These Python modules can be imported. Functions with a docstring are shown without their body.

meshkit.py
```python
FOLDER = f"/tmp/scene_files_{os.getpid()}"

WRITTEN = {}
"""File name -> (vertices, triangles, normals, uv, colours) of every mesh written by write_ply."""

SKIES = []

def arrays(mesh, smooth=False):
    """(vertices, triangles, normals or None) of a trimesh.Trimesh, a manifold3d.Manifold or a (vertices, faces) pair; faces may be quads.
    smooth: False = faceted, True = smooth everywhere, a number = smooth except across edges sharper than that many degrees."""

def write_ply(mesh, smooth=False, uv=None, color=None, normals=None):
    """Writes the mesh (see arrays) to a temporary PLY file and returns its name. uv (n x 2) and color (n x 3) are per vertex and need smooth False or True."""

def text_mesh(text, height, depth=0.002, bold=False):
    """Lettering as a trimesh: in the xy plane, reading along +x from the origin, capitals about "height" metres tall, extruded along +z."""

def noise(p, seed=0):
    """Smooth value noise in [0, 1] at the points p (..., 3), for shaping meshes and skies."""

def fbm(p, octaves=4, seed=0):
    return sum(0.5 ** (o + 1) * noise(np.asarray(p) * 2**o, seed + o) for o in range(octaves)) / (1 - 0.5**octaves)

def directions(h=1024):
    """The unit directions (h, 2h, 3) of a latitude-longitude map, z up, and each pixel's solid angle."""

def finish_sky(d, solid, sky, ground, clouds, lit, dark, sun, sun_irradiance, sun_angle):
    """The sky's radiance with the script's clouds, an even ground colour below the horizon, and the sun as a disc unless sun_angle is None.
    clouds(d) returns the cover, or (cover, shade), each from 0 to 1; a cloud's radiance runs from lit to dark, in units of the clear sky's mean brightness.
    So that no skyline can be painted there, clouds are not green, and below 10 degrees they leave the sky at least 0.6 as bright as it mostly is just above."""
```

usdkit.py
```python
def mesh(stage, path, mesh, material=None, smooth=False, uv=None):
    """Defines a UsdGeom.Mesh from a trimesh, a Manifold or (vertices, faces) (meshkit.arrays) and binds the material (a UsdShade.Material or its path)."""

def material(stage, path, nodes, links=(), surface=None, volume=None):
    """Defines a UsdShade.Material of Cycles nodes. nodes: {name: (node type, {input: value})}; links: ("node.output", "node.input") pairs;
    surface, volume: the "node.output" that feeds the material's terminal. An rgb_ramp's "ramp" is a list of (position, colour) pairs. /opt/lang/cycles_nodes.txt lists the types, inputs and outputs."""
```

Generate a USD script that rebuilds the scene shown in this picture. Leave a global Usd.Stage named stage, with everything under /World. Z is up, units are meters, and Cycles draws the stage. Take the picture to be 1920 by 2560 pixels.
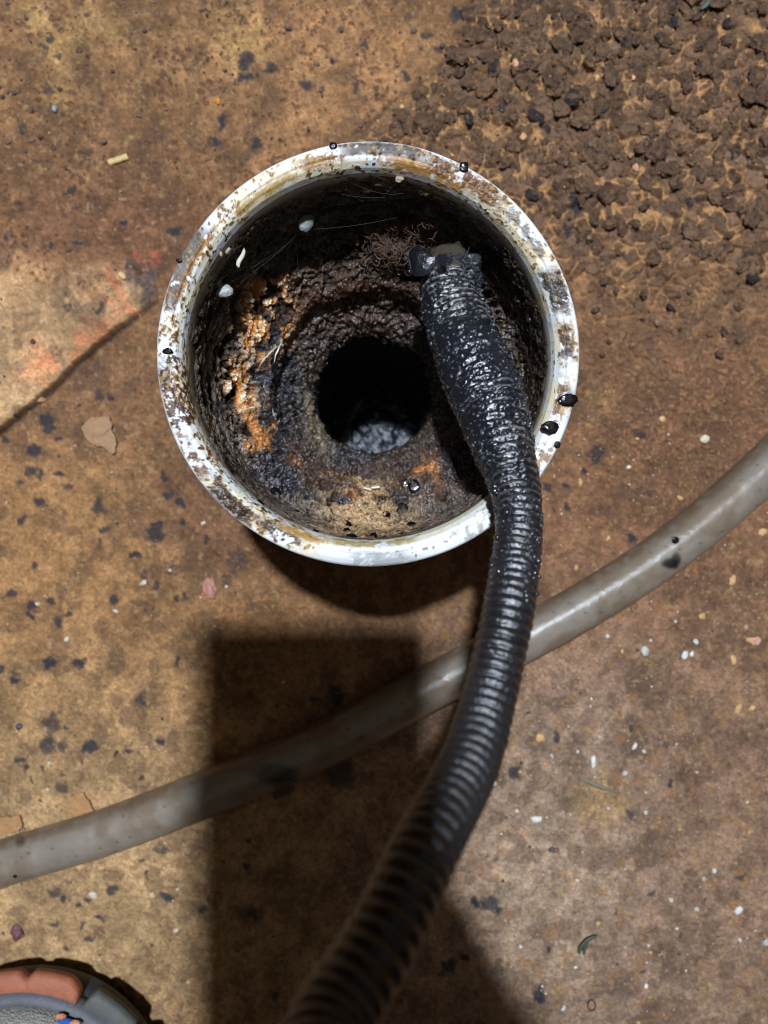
import math, numpy as np, trimesh, sys
sys.path.insert(0, "/opt/lang")
import usdkit
from meshkit import noise, fbm
from pxr import Usd, UsdGeom, UsdLux, UsdShade, Gf, Sdf, Vt
from scipy.interpolate import CubicSpline, PchipInterpolator
from scipy.spatial import cKDTree
from shapely.geometry import Polygon, Point, LineString

stage = Usd.Stage.CreateInMemory()
UsdGeom.SetStageUpAxis(stage, "Z"); UsdGeom.SetStageMetersPerUnit(stage, 1.0)
world = UsdGeom.Xform.Define(stage, "/World")
UsdGeom.Scope.Define(stage, "/World/Looks")

# ------------------------------------------------------------------ camera and light
EYE, F = 0.2995, 2000.0                      # height of the lens above the floor; focal length in pixels of the 1920-wide photograph
cam = UsdGeom.Camera.Define(stage, "/World/camera")
cam.AddTranslateOp().Set(Gf.Vec3d(0, 0, EYE))
cam.CreateHorizontalApertureAttr(24.0); cam.CreateVerticalApertureAttr(32.0)
cam.CreateFocalLengthAttr(24.0 * F / 1920)
cam.CreateFStopAttr(11.0); cam.CreateFocusDistanceAttr(0.220)
cam.CreateClippingRangeAttr(Gf.Vec2f(0.005, 50))
cam.CreateExposureAttr(0.0)
LAMP = (-0.061, 0.394, 1.60)
lamp = UsdLux.SphereLight.Define(stage, "/World/work_lamp")
lamp.AddTranslateOp().Set(Gf.Vec3d(*LAMP))
lamp.CreateRadiusAttr(0.036); lamp.CreateNormalizeAttr(True); lamp.CreateIntensityAttr(52.0)
lamp.CreateColorAttr(Gf.Vec3f(0.88, 0.98, 1.14))
fill = UsdLux.RectLight.Define(stage, "/World/room_light")   # the dim light of the room, from the ceiling
fill.AddTranslateOp().Set(Gf.Vec3d(0.3, 0.2, 2.4))
fill.CreateWidthAttr(3.0); fill.CreateHeightAttr(3.0); fill.CreateNormalizeAttr(True); fill.CreateIntensityAttr(2.7)
fill.CreateColorAttr(Gf.Vec3f(1.0, 0.90, 0.78))

# ------------------------------------------------------------------ helpers
rng = np.random.default_rng(11)
used = {}
def numbered(path):
    k = used.get(path, -1) + 1; used[path] = k
    return path if k == 0 else f"{path}_{k:03d}"
def put(prim, label=None, cat=None, group=None, kind=None):
    for k, v in (("label", label), ("category", cat), ("group", group), ("kind", kind)):
        if v: prim.SetCustomDataByKey(k, v)
    return prim
def thing(name, label, cat, group=None, kind=None):
    x = UsdGeom.Xform.Define(stage, numbered("/World/" + name))
    return put(x.GetPrim(), label, cat, group, kind)
def obj(name, m, mat, parent=None, smooth=True, col=None, wet=None, label=None, cat=None, group=None, kind=None):
    base = str(parent.GetPath()) if parent else "/World"
    if isinstance(m, tuple):                               # drop points that no face uses
        mv, mf = np.asarray(m[0]), np.asarray(m[1]); keep = np.unique(mf)
        if len(keep) < len(mv):
            mp = np.zeros(len(mv), int); mp[keep] = np.arange(len(keep)); m = (mv[keep], mp[mf])
            col = None if col is None else np.asarray(col)[keep]; wet = None if wet is None else np.asarray(wet)[keep]
    g = usdkit.mesh(stage, numbered(base + "/" + name), m, mat, smooth=smooth)
    pv = UsdGeom.PrimvarsAPI(g)
    if col is not None:
        pv.CreatePrimvar("col", Sdf.ValueTypeNames.Color3fArray, "vertex").Set(Vt.Vec3fArray.FromNumpy(np.asarray(col, np.float32)))
    if wet is not None:
        pv.CreatePrimvar("wet", Sdf.ValueTypeNames.FloatArray, "vertex").Set(Vt.FloatArray.FromNumpy(np.asarray(wet, np.float32)))
    return put(g.GetPrim(), label, cat, group, kind)
MARKS = [(1462, 2365, "green sprig"), (1500, 1962, "grass blade"), (1479, 2514, "dark ring"), (1888, 1602, "pink crumb at the right edge"), (1915, 2560, "lower right corner"), (1560, 1480, "clear hose"), (1860, 1230, "right end of the clear hose"),
         (1675, 1405, "black smear on the clear hose"), (1240, 1850, "black hose"), (1569, 2035, "tiny black speck"), (1391, 1842, "dark blue speck"), (1347, 2486, "black crumb near the bottom edge"), (1226, 2259, "black stain at the shadow's edge"), (1905, 1950, "right edge"),
         (527, 1472, "pinkish lump"), (45, 2330, "dark red lump"), (388, 1333, "largest oil spot below the rim"), (125, 1820, "big double oil spot"), (240, 1085, "tan flake"), (250, 2060, "clear hose's left part"), (160, 2440, "shoe"), (403, 2125, "oil spot below the clear hose"), (500, 1850, "square shadow's left edge"), (20, 1700, "left edge"), (590, 1410, "pipe's left shadow edge"),
         (942, 1221, "white splinters"), (672, 1400, "rim's lower left"), (1020, 1390, "rim's lower right"), (650, 1190, "rusty lower left crust"), (1060, 1165, "orange rust patch"), (925, 1150, "dark hole")]
said = set()
def where(px, py, head):
    for mx, my, name in sorted(MARKS, key=lambda q: math.hypot(q[0] - px, q[1] - py)):
        d, a = math.hypot(mx - px, my - py), math.degrees(math.atan2(my - py, px - mx)) % 360
        side = ["right of", "above and right of", "above", "above and left of", "left of", "below and left of", "below", "below and right of"][int((a + 22.5) // 45) % 8]
        for near in (["just ", ""] if d < 60 else ["", "far "]):
            t = f"{head} {near}{side} the {name}"
            if t not in said: said.add(t); return t
def at(px, py, z=0.0):                       # the point at height z that the photograph shows at pixel px, py
    k = (EYE - z) / F
    return np.array([(px - 960) * k, (1280 - py) * k, z])
def grid_faces(nu, nv, wrap=False):
    i, j = np.meshgrid(np.arange(nu - 1), np.arange(nv if wrap else nv - 1), indexing="ij")
    j2 = (j + 1) % nv
    return np.stack([i * nv + j, i * nv + j2, (i + 1) * nv + j2, (i + 1) * nv + j], -1).reshape(-1, 4)
def ss(a, b, x):
    t = np.clip((x - a) / (b - a), 0, 1); return t * t * (3 - 2 * t)
def n2(p, scale, seed=0, octaves=3):         # 2-D fractal noise, features about 1/scale long
    q = np.column_stack([p[:, 0] * scale, p[:, 1] * scale, np.full(len(p), seed * 7.31)])
    return fbm(q, octaves, seed)
def mixc(c, new, m):
    return c * (1 - m[:, None]) + np.asarray(new, float) * m[:, None]
def worley(p, pts, k=2):
    return cKDTree(pts).query(p, k=k, workers=-1)
def frames(P):
    T = np.gradient(P, axis=0); T /= np.linalg.norm(T, axis=1)[:, None]
    N = np.zeros_like(P); n = np.cross(T[0], [0, 0, 1.0]); n /= np.linalg.norm(n); N[0] = n
    for i in range(1, len(P)):
        n = n - T[i] * (n @ T[i]); n /= np.linalg.norm(n); N[i] = n
    return T, N, np.cross(T, N)
def spline(pts, step):
    pts = np.asarray(pts, float)
    t = np.r_[0, np.cumsum(np.linalg.norm(np.diff(pts[:, :3], axis=0), axis=1))]
    cs = CubicSpline(t, pts)
    tt = np.linspace(0, t[-1], int(t[-1] / step) + 1)
    return cs(tt), tt, t
def lathe(prof, n, c=(0, 0)):
    prof = np.asarray(prof, float); th = np.arange(n) * 2 * np.pi / n
    v = np.stack([c[0] + prof[:, 0, None] * np.cos(th), c[1] + prof[:, 0, None] * np.sin(th), np.repeat(prof[:, 1, None], n, 1)], -1)
    return v.reshape(-1, 3), grid_faces(len(prof), n, True), np.tile(th, len(prof))
def resample(prof, step):
    prof = np.asarray(prof, float); d = np.r_[0, np.cumsum(np.linalg.norm(np.diff(prof, axis=0), axis=1))]
    s = np.linspace(0, d[-1], int(d[-1] / step) + 2)
    return np.column_stack([np.interp(s, d, prof[:, 0]), np.interp(s, d, prof[:, 1])])
def lump(r, h, seed, sub=3, rough=0.25, freq=1.6, flat=0.35):
    m = trimesh.creation.icosphere(sub)
    v = np.array(m.vertices)
    d = 1 + rough * 2.2 * (fbm(v * freq + 9, 3, seed) - 0.5) + rough * 0.7 * (noise(v * freq * 4 + 5, seed + 3) - 0.5)
    v = v * d[:, None]
    v[:, 2] = np.where(v[:, 2] > 0, v[:, 2], v[:, 2] * flat)
    return v * [r, r, h], np.array(m.faces)

# ------------------------------------------------------------------ materials
L = "/World/Looks/"
def mat(name, base=None, rough=0.6, bump=None, wet=(0.9, 0.12), var=None, dry=None, **kw):
    """base None: the surface's own colour variation, kept in its 'col'; 'wet' drives the gloss. bump: list of (type, scale, distance)."""
    nodes = {"p": ("principled_bsdf", dict(kw)), "g": ("geometry", {})}; links = []
    if base is None:
        nodes["a"] = ("attribute", {"attribute": "col"}); src = "a.color"
    else:
        nodes["c"] = ("color", {"value": base}); src = "c.value"
        nodes["c"] = ("mix", {"mix_type": "mix", "fac": 0.0, "color1": base, "color2": base}); src = "c.color"
    if var:                                                # fine grain of the colour
        for i, (sc, amt) in enumerate(var):
            nodes[f"vn{i}"] = ("noise_texture", {"scale": float(sc), "detail": 4.0, "roughness": 0.65})
            nodes[f"vm{i}"] = ("map_range", {"from_min": 0.25, "from_max": 0.75, "to_min": 1 - amt, "to_max": 1 + amt, "clamp": True})
            nodes[f"vx{i}"] = ("vector_math", {"math_type": "scale"})
            links += [("g.position", f"vn{i}.vector"), (f"vn{i}.fac", f"vm{i}.value"), (src, f"vx{i}.vector1"), (f"vm{i}.result", f"vx{i}.scale")]
            src = f"vx{i}.vector"
    links.append((src, "p.base_color"))
    if wet is not None and base is None:
        nodes["w"] = ("attribute", {"attribute": "wet"})
        nodes["wm"] = ("map_range", {"from_min": 0.0, "from_max": 1.0, "to_min": wet[0], "to_max": wet[1], "clamp": True})
        links += [("w.fac", "wm.value"), ("wm.result", "p.roughness")]
        if dry is not None:                                # dry parts hardly shine
            nodes["ws"] = ("map_range", {"from_min": 0.15, "from_max": 0.75, "to_min": dry, "to_max": kw.get("specular_ior_level", 0.5), "clamp": True})
            links += [("w.fac", "ws.value"), ("ws.result", "p.specular_ior_level")]
    else:
        nodes["p"][1]["roughness"] = rough
    last = None
    for i, (kind, sc, dist) in enumerate(bump or []):
        nodes[f"b{i}t"] = (kind, {"scale": float(sc), **({"detail": 5.0, "roughness": 0.6} if kind == "noise_texture" else {"feature": "smooth_f1", "smoothness": 0.35})})
        nodes[f"b{i}"] = ("bump", {"strength": 1.0, "distance": dist, "invert": kind != "noise_texture"})
        links += [("g.position", f"b{i}t.vector"), (f"b{i}t." + ("fac" if kind == "noise_texture" else "distance"), f"b{i}.height")]
        if last: links.append((last + ".normal", f"b{i}.normal"))
        last = f"b{i}"
    if last: links.append((last + ".normal", "p.normal"))
    return usdkit.material(stage, L + name, nodes, links, surface="p.BSDF")

M_floor = mat("stained_floor", var=[(800, 0.30), (2600, 0.38)], bump=[("noise_texture", 600, 0.0007), ("noise_texture", 1700, 0.0008)], wet=(0.8, 0.3), specular_ior_level=0.3)
M_clump = mat("rust_scale", var=[(1400, 0.4), (4000, 0.35)], bump=[("noise_texture", 700, 0.0014), ("noise_texture", 1900, 0.0012)], wet=(0.8, 0.3), specular_ior_level=0.35)
M_rim = mat("stained_white_plastic", var=[(700, 0.05)], bump=[("noise_texture", 500, 0.00015), ("noise_texture", 2200, 0.00012)], wet=(0.62, 0.12), specular_ior_level=0.4)
M_sludge = mat("sludge", var=[(700, 0.45), (2200, 0.4)], bump=[("noise_texture", 800, 0.0006), ("voronoi_texture", 1300, 0.0003)], wet=(0.75, 0.19), dry=0.1, specular_ior_level=0.75)
M_hose = mat("greasy_black_hose", bump=[("noise_texture", 700, 0.00035)], wet=(0.9, 0.17), dry=0.1, specular_ior_level=0.95)
M_bead = mat("grease_bead", wet=(0.26, 0.14), specular_ior_level=1.0)
M_pool = mat("wet_pool", bump=[("noise_texture", 300, 0.00040)], wet=(0.4, 0.13), specular_ior_level=0.13)
M_black = mat("black_oil", base=(0.004, 0.004, 0.005), rough=0.13)
M_grit = mat("grit", var=[(3000, 0.25)], wet=(0.8, 0.3))
M_vinyl = mat("cloudy_vinyl", var=[(260, 0.12), (1500, 0.08)], bump=[("noise_texture", 300, 0.00025)], wet=(0.42, 0.2), transmission_weight=0.6, ior=1.35, specular_ior_level=0.45)
M_plain = mat("plain", var=[(1500, 0.12)], bump=[("noise_texture", 1800, 0.0002)], wet=(0.75, 0.2))
M_fibre = mat("root_fibre", base=(0.10, 0.055, 0.03), rough=0.6)
M_web = mat("web", base=(0.16, 0.155, 0.15), rough=0.5)
M_fabric = mat("shoe_fabric", var=[(500, 0.15), (2500, 0.15)], bump=[("voronoi_texture", 1400, 0.0005)], wet=(0.9, 0.4))
M_rubber = mat("shoe_rubber", var=[(300, 0.12), (1800, 0.1)], bump=[("noise_texture", 1300, 0.0003)], wet=(0.75, 0.35))

# ------------------------------------------------------------------ floor
C = np.array([-0.0042, 0.0411])              # axis of the upright pipe
K0 = EYE / F
def axis_coords(lo, hi, step):
    mid = np.arange(lo, hi, step); d, out = step, []
    x = hi
    ext = []
    while x < 1.3:
        d *= 1.25; x += d; ext.append(x)
    left = []; d = step; x = lo
    while x > -1.3:
        d *= 1.25; x -= d; left.append(x)
    return np.r_[left[::-1], mid, ext]
gx, gy = axis_coords(-0.152, 0.152, 0.00048), axis_coords(-0.200, 0.200, 0.00048)
X, Y = np.meshgrid(gx, gy, indexing="ij")
P = np.column_stack([X.ravel(), Y.ravel()])
PX, PY = P[:, 0] / K0 + 960, 1280 - P[:, 1] / K0          # where each point lies on the map of the floor, in 0.15 mm steps
W = np.column_stack([n2(P, 90, 1, 3), n2(P, 90, 2, 3)]) - 0.5
W2 = np.column_stack([n2(P, 420, 3, 2), n2(P, 420, 4, 2)]) - 0.5
QX, QY = PX + 150 * W[:, 0] + 26 * W2[:, 0], PY + 150 * W[:, 1] + 26 * W2[:, 1]     # ragged edges for patches
RX, RY = PX + 44 * W2[:, 0] + 30 * W[:, 0], PY + 44 * W2[:, 1] + 30 * W[:, 1]
nA, nB, nC, nD = n2(P, 55, 5, 4), n2(P, 220, 6, 3), n2(P, 700, 7, 2), n2(P, 1600, 8, 2)
def blob(x, y, rx, ry=None, X=None, Y=None, soft=0.6):
    ry = ry or rx
    d = np.sqrt((((QX if X is None else X) - x) / rx) ** 2 + (((QY if Y is None else Y) - y) / ry) ** 2)
    return 1 - ss(1 - soft, 1 + soft, d)
col = np.tile(np.array([0.205, 0.108, 0.050]), (len(P), 1))
col = mixc(col, (0.285, 0.160, 0.068), 0.8 * blob(120, 1500, 520, 620, soft=0.8))
col = mixc(col, (0.35, 0.24, 0.125), 0.9 * blob(150, 2250, 560, 480, soft=0.7))
col = mixc(col, (0.225, 0.163, 0.122), 0.95 * blob(1500, 2200, 640, 680, soft=0.6))
col = mixc(col, (0.31, 0.235, 0.17), 0.7 * blob(1330, 2180, 190, 260, soft=0.8))
col = mixc(col, (0.175, 0.088, 0.047), 0.75 * blob(1720, 1150, 430, 420, soft=0.7))
col = mixc(col, (0.165, 0.098, 0.06), 0.6 * blob(1850, 1900, 260, 560, soft=0.8))
col = mixc(col, (0.235, 0.135, 0.062), 0.6 * blob(330, 150, 560, 260, soft=0.8))
col = mixc(col, (0.165, 0.090, 0.045), 0.65 * blob(180, 430, 330, 170, soft=0.8))
col = mixc(col, (0.175, 0.085, 0.050), 0.6 * blob(300, 600, 260, 120, soft=0.7))
col = mixc(col, (0.30, 0.165, 0.075), 0.6 * blob(900, 190, 280, 170, soft=0.7))
col = mixc(col, (0.115, 0.058, 0.034), 0.7 * blob(560, 1290, 190, 170, soft=0.7))
col = mixc(col, (0.15, 0.075, 0.042), 0.6 * blob(1260, 1350, 110, 400, soft=0.7))
for x, y, r in ((150, 120, 60), (130, 240, 40), (270, 60, 60), (600, 90, 70), (95, 60, 40), (1500, 2000, 60), (1480, 1010, 40)):
    col = mixc(col, (0.42, 0.27, 0.11), 0.55 * blob(x, y, r, soft=0.8))
# the raised sheet on the left, its edge line, and what is left of red paint on it
edge = np.array([(-1200, 2020), (-400, 1385), (0, 1078), (120, 982), (205, 900), (262, 850), (330, 795), (392, 745)], float)
ex = PX + 4 * W2[:, 0] + 4 * W[:, 0]
ey = np.interp(ex, edge[:, 0], edge[:, 1]) + 5 * W2[:, 1]
dl = (ey - PY) * 0.77                                    # pixels above the edge, on the sheet's side
on = np.where(PX < 400, 1.0, 0.0) * ss(-3, 3, dl) * (PX < 398)
far = 1 - ss(150, 520, dl)
h = 0.0030 * on * ss(398, 250, PX) * far * (0.75 + 0.5 * nA)
sheet = on * (1 - ss(0.6, 1.25, (dl + 90 * (nA - 0.5)) / np.interp(PX, [0, 200, 300, 390], [330, 165, 110, 60]))) * ss(398, 330, PX)
col = mixc(col, (0.15, 0.080, 0.044), 0.7 * blob(250, 1010, 190, 150) * (1 - on))
col = mixc(col, (0.42, 0.275, 0.148), 0.9 * sheet)
col = mixc(col, (0.40, 0.27, 0.15), 0.5 * sheet * ss(0.5, 0.62, nB))
for x, y, rx, ry in ((265, 735, 34, 26), (322, 778, 26, 30), (248, 826, 48, 26), (205, 870, 32, 18), (300, 725, 20, 16), (120, 905, 60, 40), (150, 945, 40, 25)):
    m = blob(x, y, rx, ry, soft=0.7) * on
    col = mixc(col, (0.52, 0.19, 0.09), 0.75 * m * ss(0.35, 0.5, nB))
for x, y, rx, ry in ((392, 640, 16, 20), (368, 664, 30, 9), (342, 650, 12, 14), (350, 670, 14, 10)):
    col = mixc(col, (0.46, 0.12, 0.075), 0.75 * blob(x, y, rx, ry, RX, RY, 0.6) * ss(0.36, 0.5, nB))
for x, y, rx, ry in ((352, 698, 34, 30), (367, 725, 20, 36), (330, 670, 16, 12)):
    col = mixc(col, (0.060, 0.050, 0.052), 0.85 * blob(x, y, rx, ry, RX, RY, 0.6))
crack = on * 0 + np.exp(-((dl + 5) / (4 + 4 * nB)) ** 2) * (PX < 395)
col = mixc(col, (0.05, 0.030, 0.018), 0.8 * crack)
h -= 0.0012 * crack
dirt = np.exp(-((dl + 34) / 26) ** 2) * ss(380, 300, PX) * ss(60, 200, PX)
col = mixc(col, (0.10, 0.055, 0.032), 0.75 * dirt * ss(0.42, 0.56, nB))
# colour mottling everywhere
col *= np.array([1.37, 1.25, 1.11]) * (0.55 + 0.90 * nA)[:, None] * (0.72 + 0.56 * nB)[:, None] * (0.68 + 0.64 * nC)[:, None]
for sc0, sd0, up0 in ((70, 61, 0.10), (190, 62, 0.06), (520, 63, 0.11)):       # crisp-edged patches of thicker and thinner grime
    q = n2(P, sc0, sd0, 5); col *= (1 + up0 * (ss(0.50, 0.535, q) * 2 - 1) - 0.10 * ss(0.40, 0.37, q))[:, None]
dk = ss(0.585, 0.61, n2(P, 140, 65, 5)); col = mixc(col, (0.10, 0.055, 0.032), 0.45 * dk)
sp = ss(0.60, 0.68, nC) * (0.35 + 0.65 * ss(0.45, 0.6, nA))
col = mixc(col, (0.085, 0.042, 0.026), 0.75 * sp * (PY < 760))
col = mixc(col, (0.10, 0.060, 0.036), 0.45 * sp * (PY >= 760))
sl = ss(0.63, 0.71, n2(P, 600, 17, 3))
col = mixc(col, (0.42, 0.27, 0.12), 0.50 * sl)
col = mixc(col, (0.30, 0.15, 0.055), 0.6 * ss(0.58, 0.7, n2(P, 260, 18, 3)) * (PX > 1050))
h += 0.0011 * (nA - 0.5) + 0.0011 * (nB - 0.5) + 0.00075 * (nC - 0.5) + 0.00035 * (nD - 0.5)
h += 0.0006 * sp * (PY < 760)
# the crust of rust scale, upper right
cr_poly = Polygon([(1200, -260), (1165, 0), (1130, 140), (1060, 215), (965, 315), (880, 350), (900, 560), (1260, 960), (1500, 1010), (1700, 940), (1930, 860), (2300, 800), (2300, -260)])
from shapely import contains_xy, distance, points as shp_points
JX, JY = PX + 0.5 * (RX - PX), PY + 0.5 * (RY - PY)
inside = contains_xy(cr_poly, JX, JY)
near = (PX > 780) & (PX < 2200) & (PY > -300) & (PY < 1150)
dist = np.full(len(P), -200.0)
dd = distance(cr_poly.exterior, shp_points(np.column_stack([JX[near], JY[near]])))
dist[near] = np.where(inside[near], dd, -dd)
crust = ss(-22, 30, dist + 60 * (nB - 0.5)) * (1 - 0.8 * ss(520, 960, PY + 260 * (nB - 0.5)))
seeds = rng.uniform([-0.01, 0.04], [0.165, 0.22], (1500, 2))
D, I = worley(P + 0.0011 * W2, seeds)
gap = D[:, 1] - D[:, 0]
cell = ss(0.0001, 0.0016, gap)
h += crust * (0.0017 * cell + 0.0010 * nB + 0.0018 * (nC - 0.5) + 0.0010 * (nD - 0.5))
tone = (0.6 + 0.8 * rng.random(len(seeds)))[I[:, 0]]
cc = np.array([0.172, 0.096, 0.052]) * tone[:, None] * (0.75 + 0.5 * nC)[:, None]
cc = mixc(cc, (0.52, 0.28, 0.11), 0.9 * (1 - ss(0.0002, 0.0012, gap)) * ss(0.44, 0.56, nB))
cc = mixc(cc, (0.26, 0.13, 0.055), 0.45 * ss(0.57, 0.66, n2(P, 150, 21, 3)))
col = col * (1 - crust[:, None]) + cc * crust[:, None]
sline = np.abs((PX - 890) * 0.636 + (PY - 336) * 0.772 + 9 * W2[:, 0] + 12 * W[:, 1])          # the seam where the crust begins
seam = np.exp(-(sline / 6) ** 2) * ss(1250, 1150, PX) * ss(850, 900, PX) * (PY < 400)
col = mixc(col, (0.06, 0.036, 0.022), 0.75 * seam * ss(0.40, 0.5, nB)); h -= 0.0010 * seam
rough2 = blob(1680, 980, 330, 300, soft=0.5) * (1 - crust) * (PX > 1250)      # the grainy brown floor right of the pipe
h += rough2 * (0.0015 * (nC - 0.5) + 0.0014 * (nD - 0.5))
col = mixc(col, (0.115, 0.062, 0.036), 0.75 * rough2 * ss(0.42, 0.56, 0.6 * nC + 0.4 * nD))
col = mixc(col, (0.38, 0.20, 0.08), 0.6 * rough2 * ss(0.66, 0.72, nC))
wet = 0.25 + 0.2 * nB
# black oil spatter soaked into the floor
spots = [(0, 1000, 2.37, [(265, 120, 34), (280, 170, 30), (465, 38, 18), (485, 145, 12), (198, 300, 44), (188, 425, 30), (248, 447, 26), (355, 440, 19), (122, 490, 22), (395, 515, 18), (330, 548, 11),
          (245, 608, 24), (130, 712, 30), (575, 630, 36), (616, 770, 21), (918, 790, 52), (925, 730, 22), (805, 920, 24), (205, 980, 24), (860, 1040, 22), (935, 1103, 26), (1020, 995, 20), (680, 1185, 33),
          (65, 1150, 28), (190, 1220, 28), (178, 1278, 20), (305, 1195, 22), (340, 1310, 32), (405, 1265, 22), (1405, 945, 62), (1340, 1075, 42), (1380, 1010, 36), (1065, 610, 24), (1085, 725, 24), (295, 1558, 34),
          (470, 1560, 34), (1055, 1542, 27), (90, 1645, 28), (0, 1600, 20), (1095, 1162, 18), (1035, 1182, 15), (1222, 825, 17), (50, 1370, 14), (110, 105, 16), (30, 235, 18), (585, 845, 16), (970, 455, 26), (990, 560, 30)]),
         (0, 1700, 2.37, [(300, 255, 52), (285, 378, 50), (362, 395, 36), (520, 403, 42), (835, 112, 42), (962, 372, 22), (695, 442, 14), (765, 415, 22), (365, 635, 36), (85, 8, 30), (955, 1003, 34), (865, 1140, 24), (845, 1070, 12),
          (320, 1258, 36), (380, 1295, 26), (660, 1248, 30), (990, 1288, 30), (490, 1465, 22), (590, 1405, 26), (535, 1530, 24), (155, 520, 20), (380, 555, 18), (110, 465, 18), (180, 590, 20), (245, 707, 16),
          (10, 845, 22), (325, 1445, 18), (390, 1600, 18), (465, 1332, 14), (520, 1310, 14), (395, 275, 16), (250, 528, 14), (485, 492, 12), (845, 585, 18), (715, 1840, 24), (900, 1565, 14), (1000, 1010, 12), (1190, 1360, 26)]),
         (600, 1700, 2.37, [(600, 560, 90), (225, 650, 55), (60, 1380, 45), (210, 1880, 26), (430, 110, 25), (45, 1110, 24), (580, 90, 60), (1130, 20, 16), (1240, 1690, 40), (1330, 1650, 22), (1190, 1740, 20), (1470, 1325, 34), (1400, 1320, 26), (1640, 550, 40), (1520, 1050, 14)]),
         (1200, 1700, 2.304, [(440, 330, 28), (195, 530, 32), (235, 470, 14), (850, 772, 26), (60, 1288, 46), (105, 1330, 22), (340, 1810, 38), (95, 1025, 14), (785, 1335, 12), (995, 1230, 22), (1105, 600, 16), (1150, 1470, 14), (395, 1555, 18), (1500, 1140, 20), (930, 1685, 14)]),
         (1220, 1000, 2.37, [(640, 310, 44), (640, 365, 30), (575, 415, 20), (865, 822, 32), (890, 205, 32), (475, 640, 18), (395, 645, 14), (465, 510, 16), (350, 515, 18), (545, 320, 14), (970, 560, 20)]),
         (0, 560, 3.606, [(85, 125, 24), (1130, 30, 26), (735, 190, 16), (490, 220, 22), (640, 265, 22), (940, 735, 36), (920, 790, 24), (640, 765, 26), (655, 805, 18), (900, 1550, 44), (1000, 1560, 36), (710, 1640, 26), (430, 1775, 46), (405, 1855, 38), (740, 1800, 20), (170, 1745, 24), (615, 635, 16), (25, 735, 18), (80, 970, 12), (530, 1925, 26)]),
         (0, 0, 1.728, [(225, 178, 13), (205, 385, 16), (190, 200, 14), (250, 240, 14), (320, 835, 16), (95, 555, 14), (540, 980, 18), (755, 1000, 24), (345, 1060, 12), (1060, 265, 40), (1180, 290, 26), (1055, 340, 24), (1330, 365, 20), (1535, 380, 18), (1575, 195, 16), (960, 530, 30), (930, 615, 26), (1100, 620, 24), (880, 45, 12), (1090, 50, 12), (370, 70, 12), (35, 1030, 16), (1445, 260, 14), (1050, 95, 10)]),
         (960, 0, 1.728, [(180, 150, 20), (240, 210, 14), (90, 330, 24), (330, 60, 40), (455, 140, 14), (820, 890, 36), (1320, 880, 30), (790, 1010, 22), (510, 480, 22), (1020, 180, 30)])]
oil = np.zeros(len(P))
tree = cKDTree(np.column_stack([PX, PY])[(np.abs(PX - 960) < 1100) & (np.abs(PY - 1280) < 1400)])
idx = np.where((np.abs(PX - 960) < 1100) & (np.abs(PY - 1280) < 1400))[0]
for x0, y0, s, lst in spots:
    for x, y, r in lst:
        x, y, r = x0 + x / s, y0 + y / s, r / s
        if y0 == 1000 and x0 == 0 and abs(y - 1420) < 60 and x > 540: k = 0.55
        else: k = 0.94
        ii = idx[tree.query_ball_point([x, y], r * 1.9 + 14)]
        s1 = rng.uniform(0.75, 1.25)
        d = np.hypot((PX[ii] + 26 * W2[ii, 0] - x) * s1, (PY[ii] + 26 * W2[ii, 1] - y) / s1) / r
        oil[ii] = np.maximum(oil[ii], rng.uniform(0.78, 1.0) * k * (1 - ss(0.62, 1.45, d + 0.55 * (nC[ii] - 0.5) + 0.4 * (nD[ii] - 0.5))))
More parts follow.
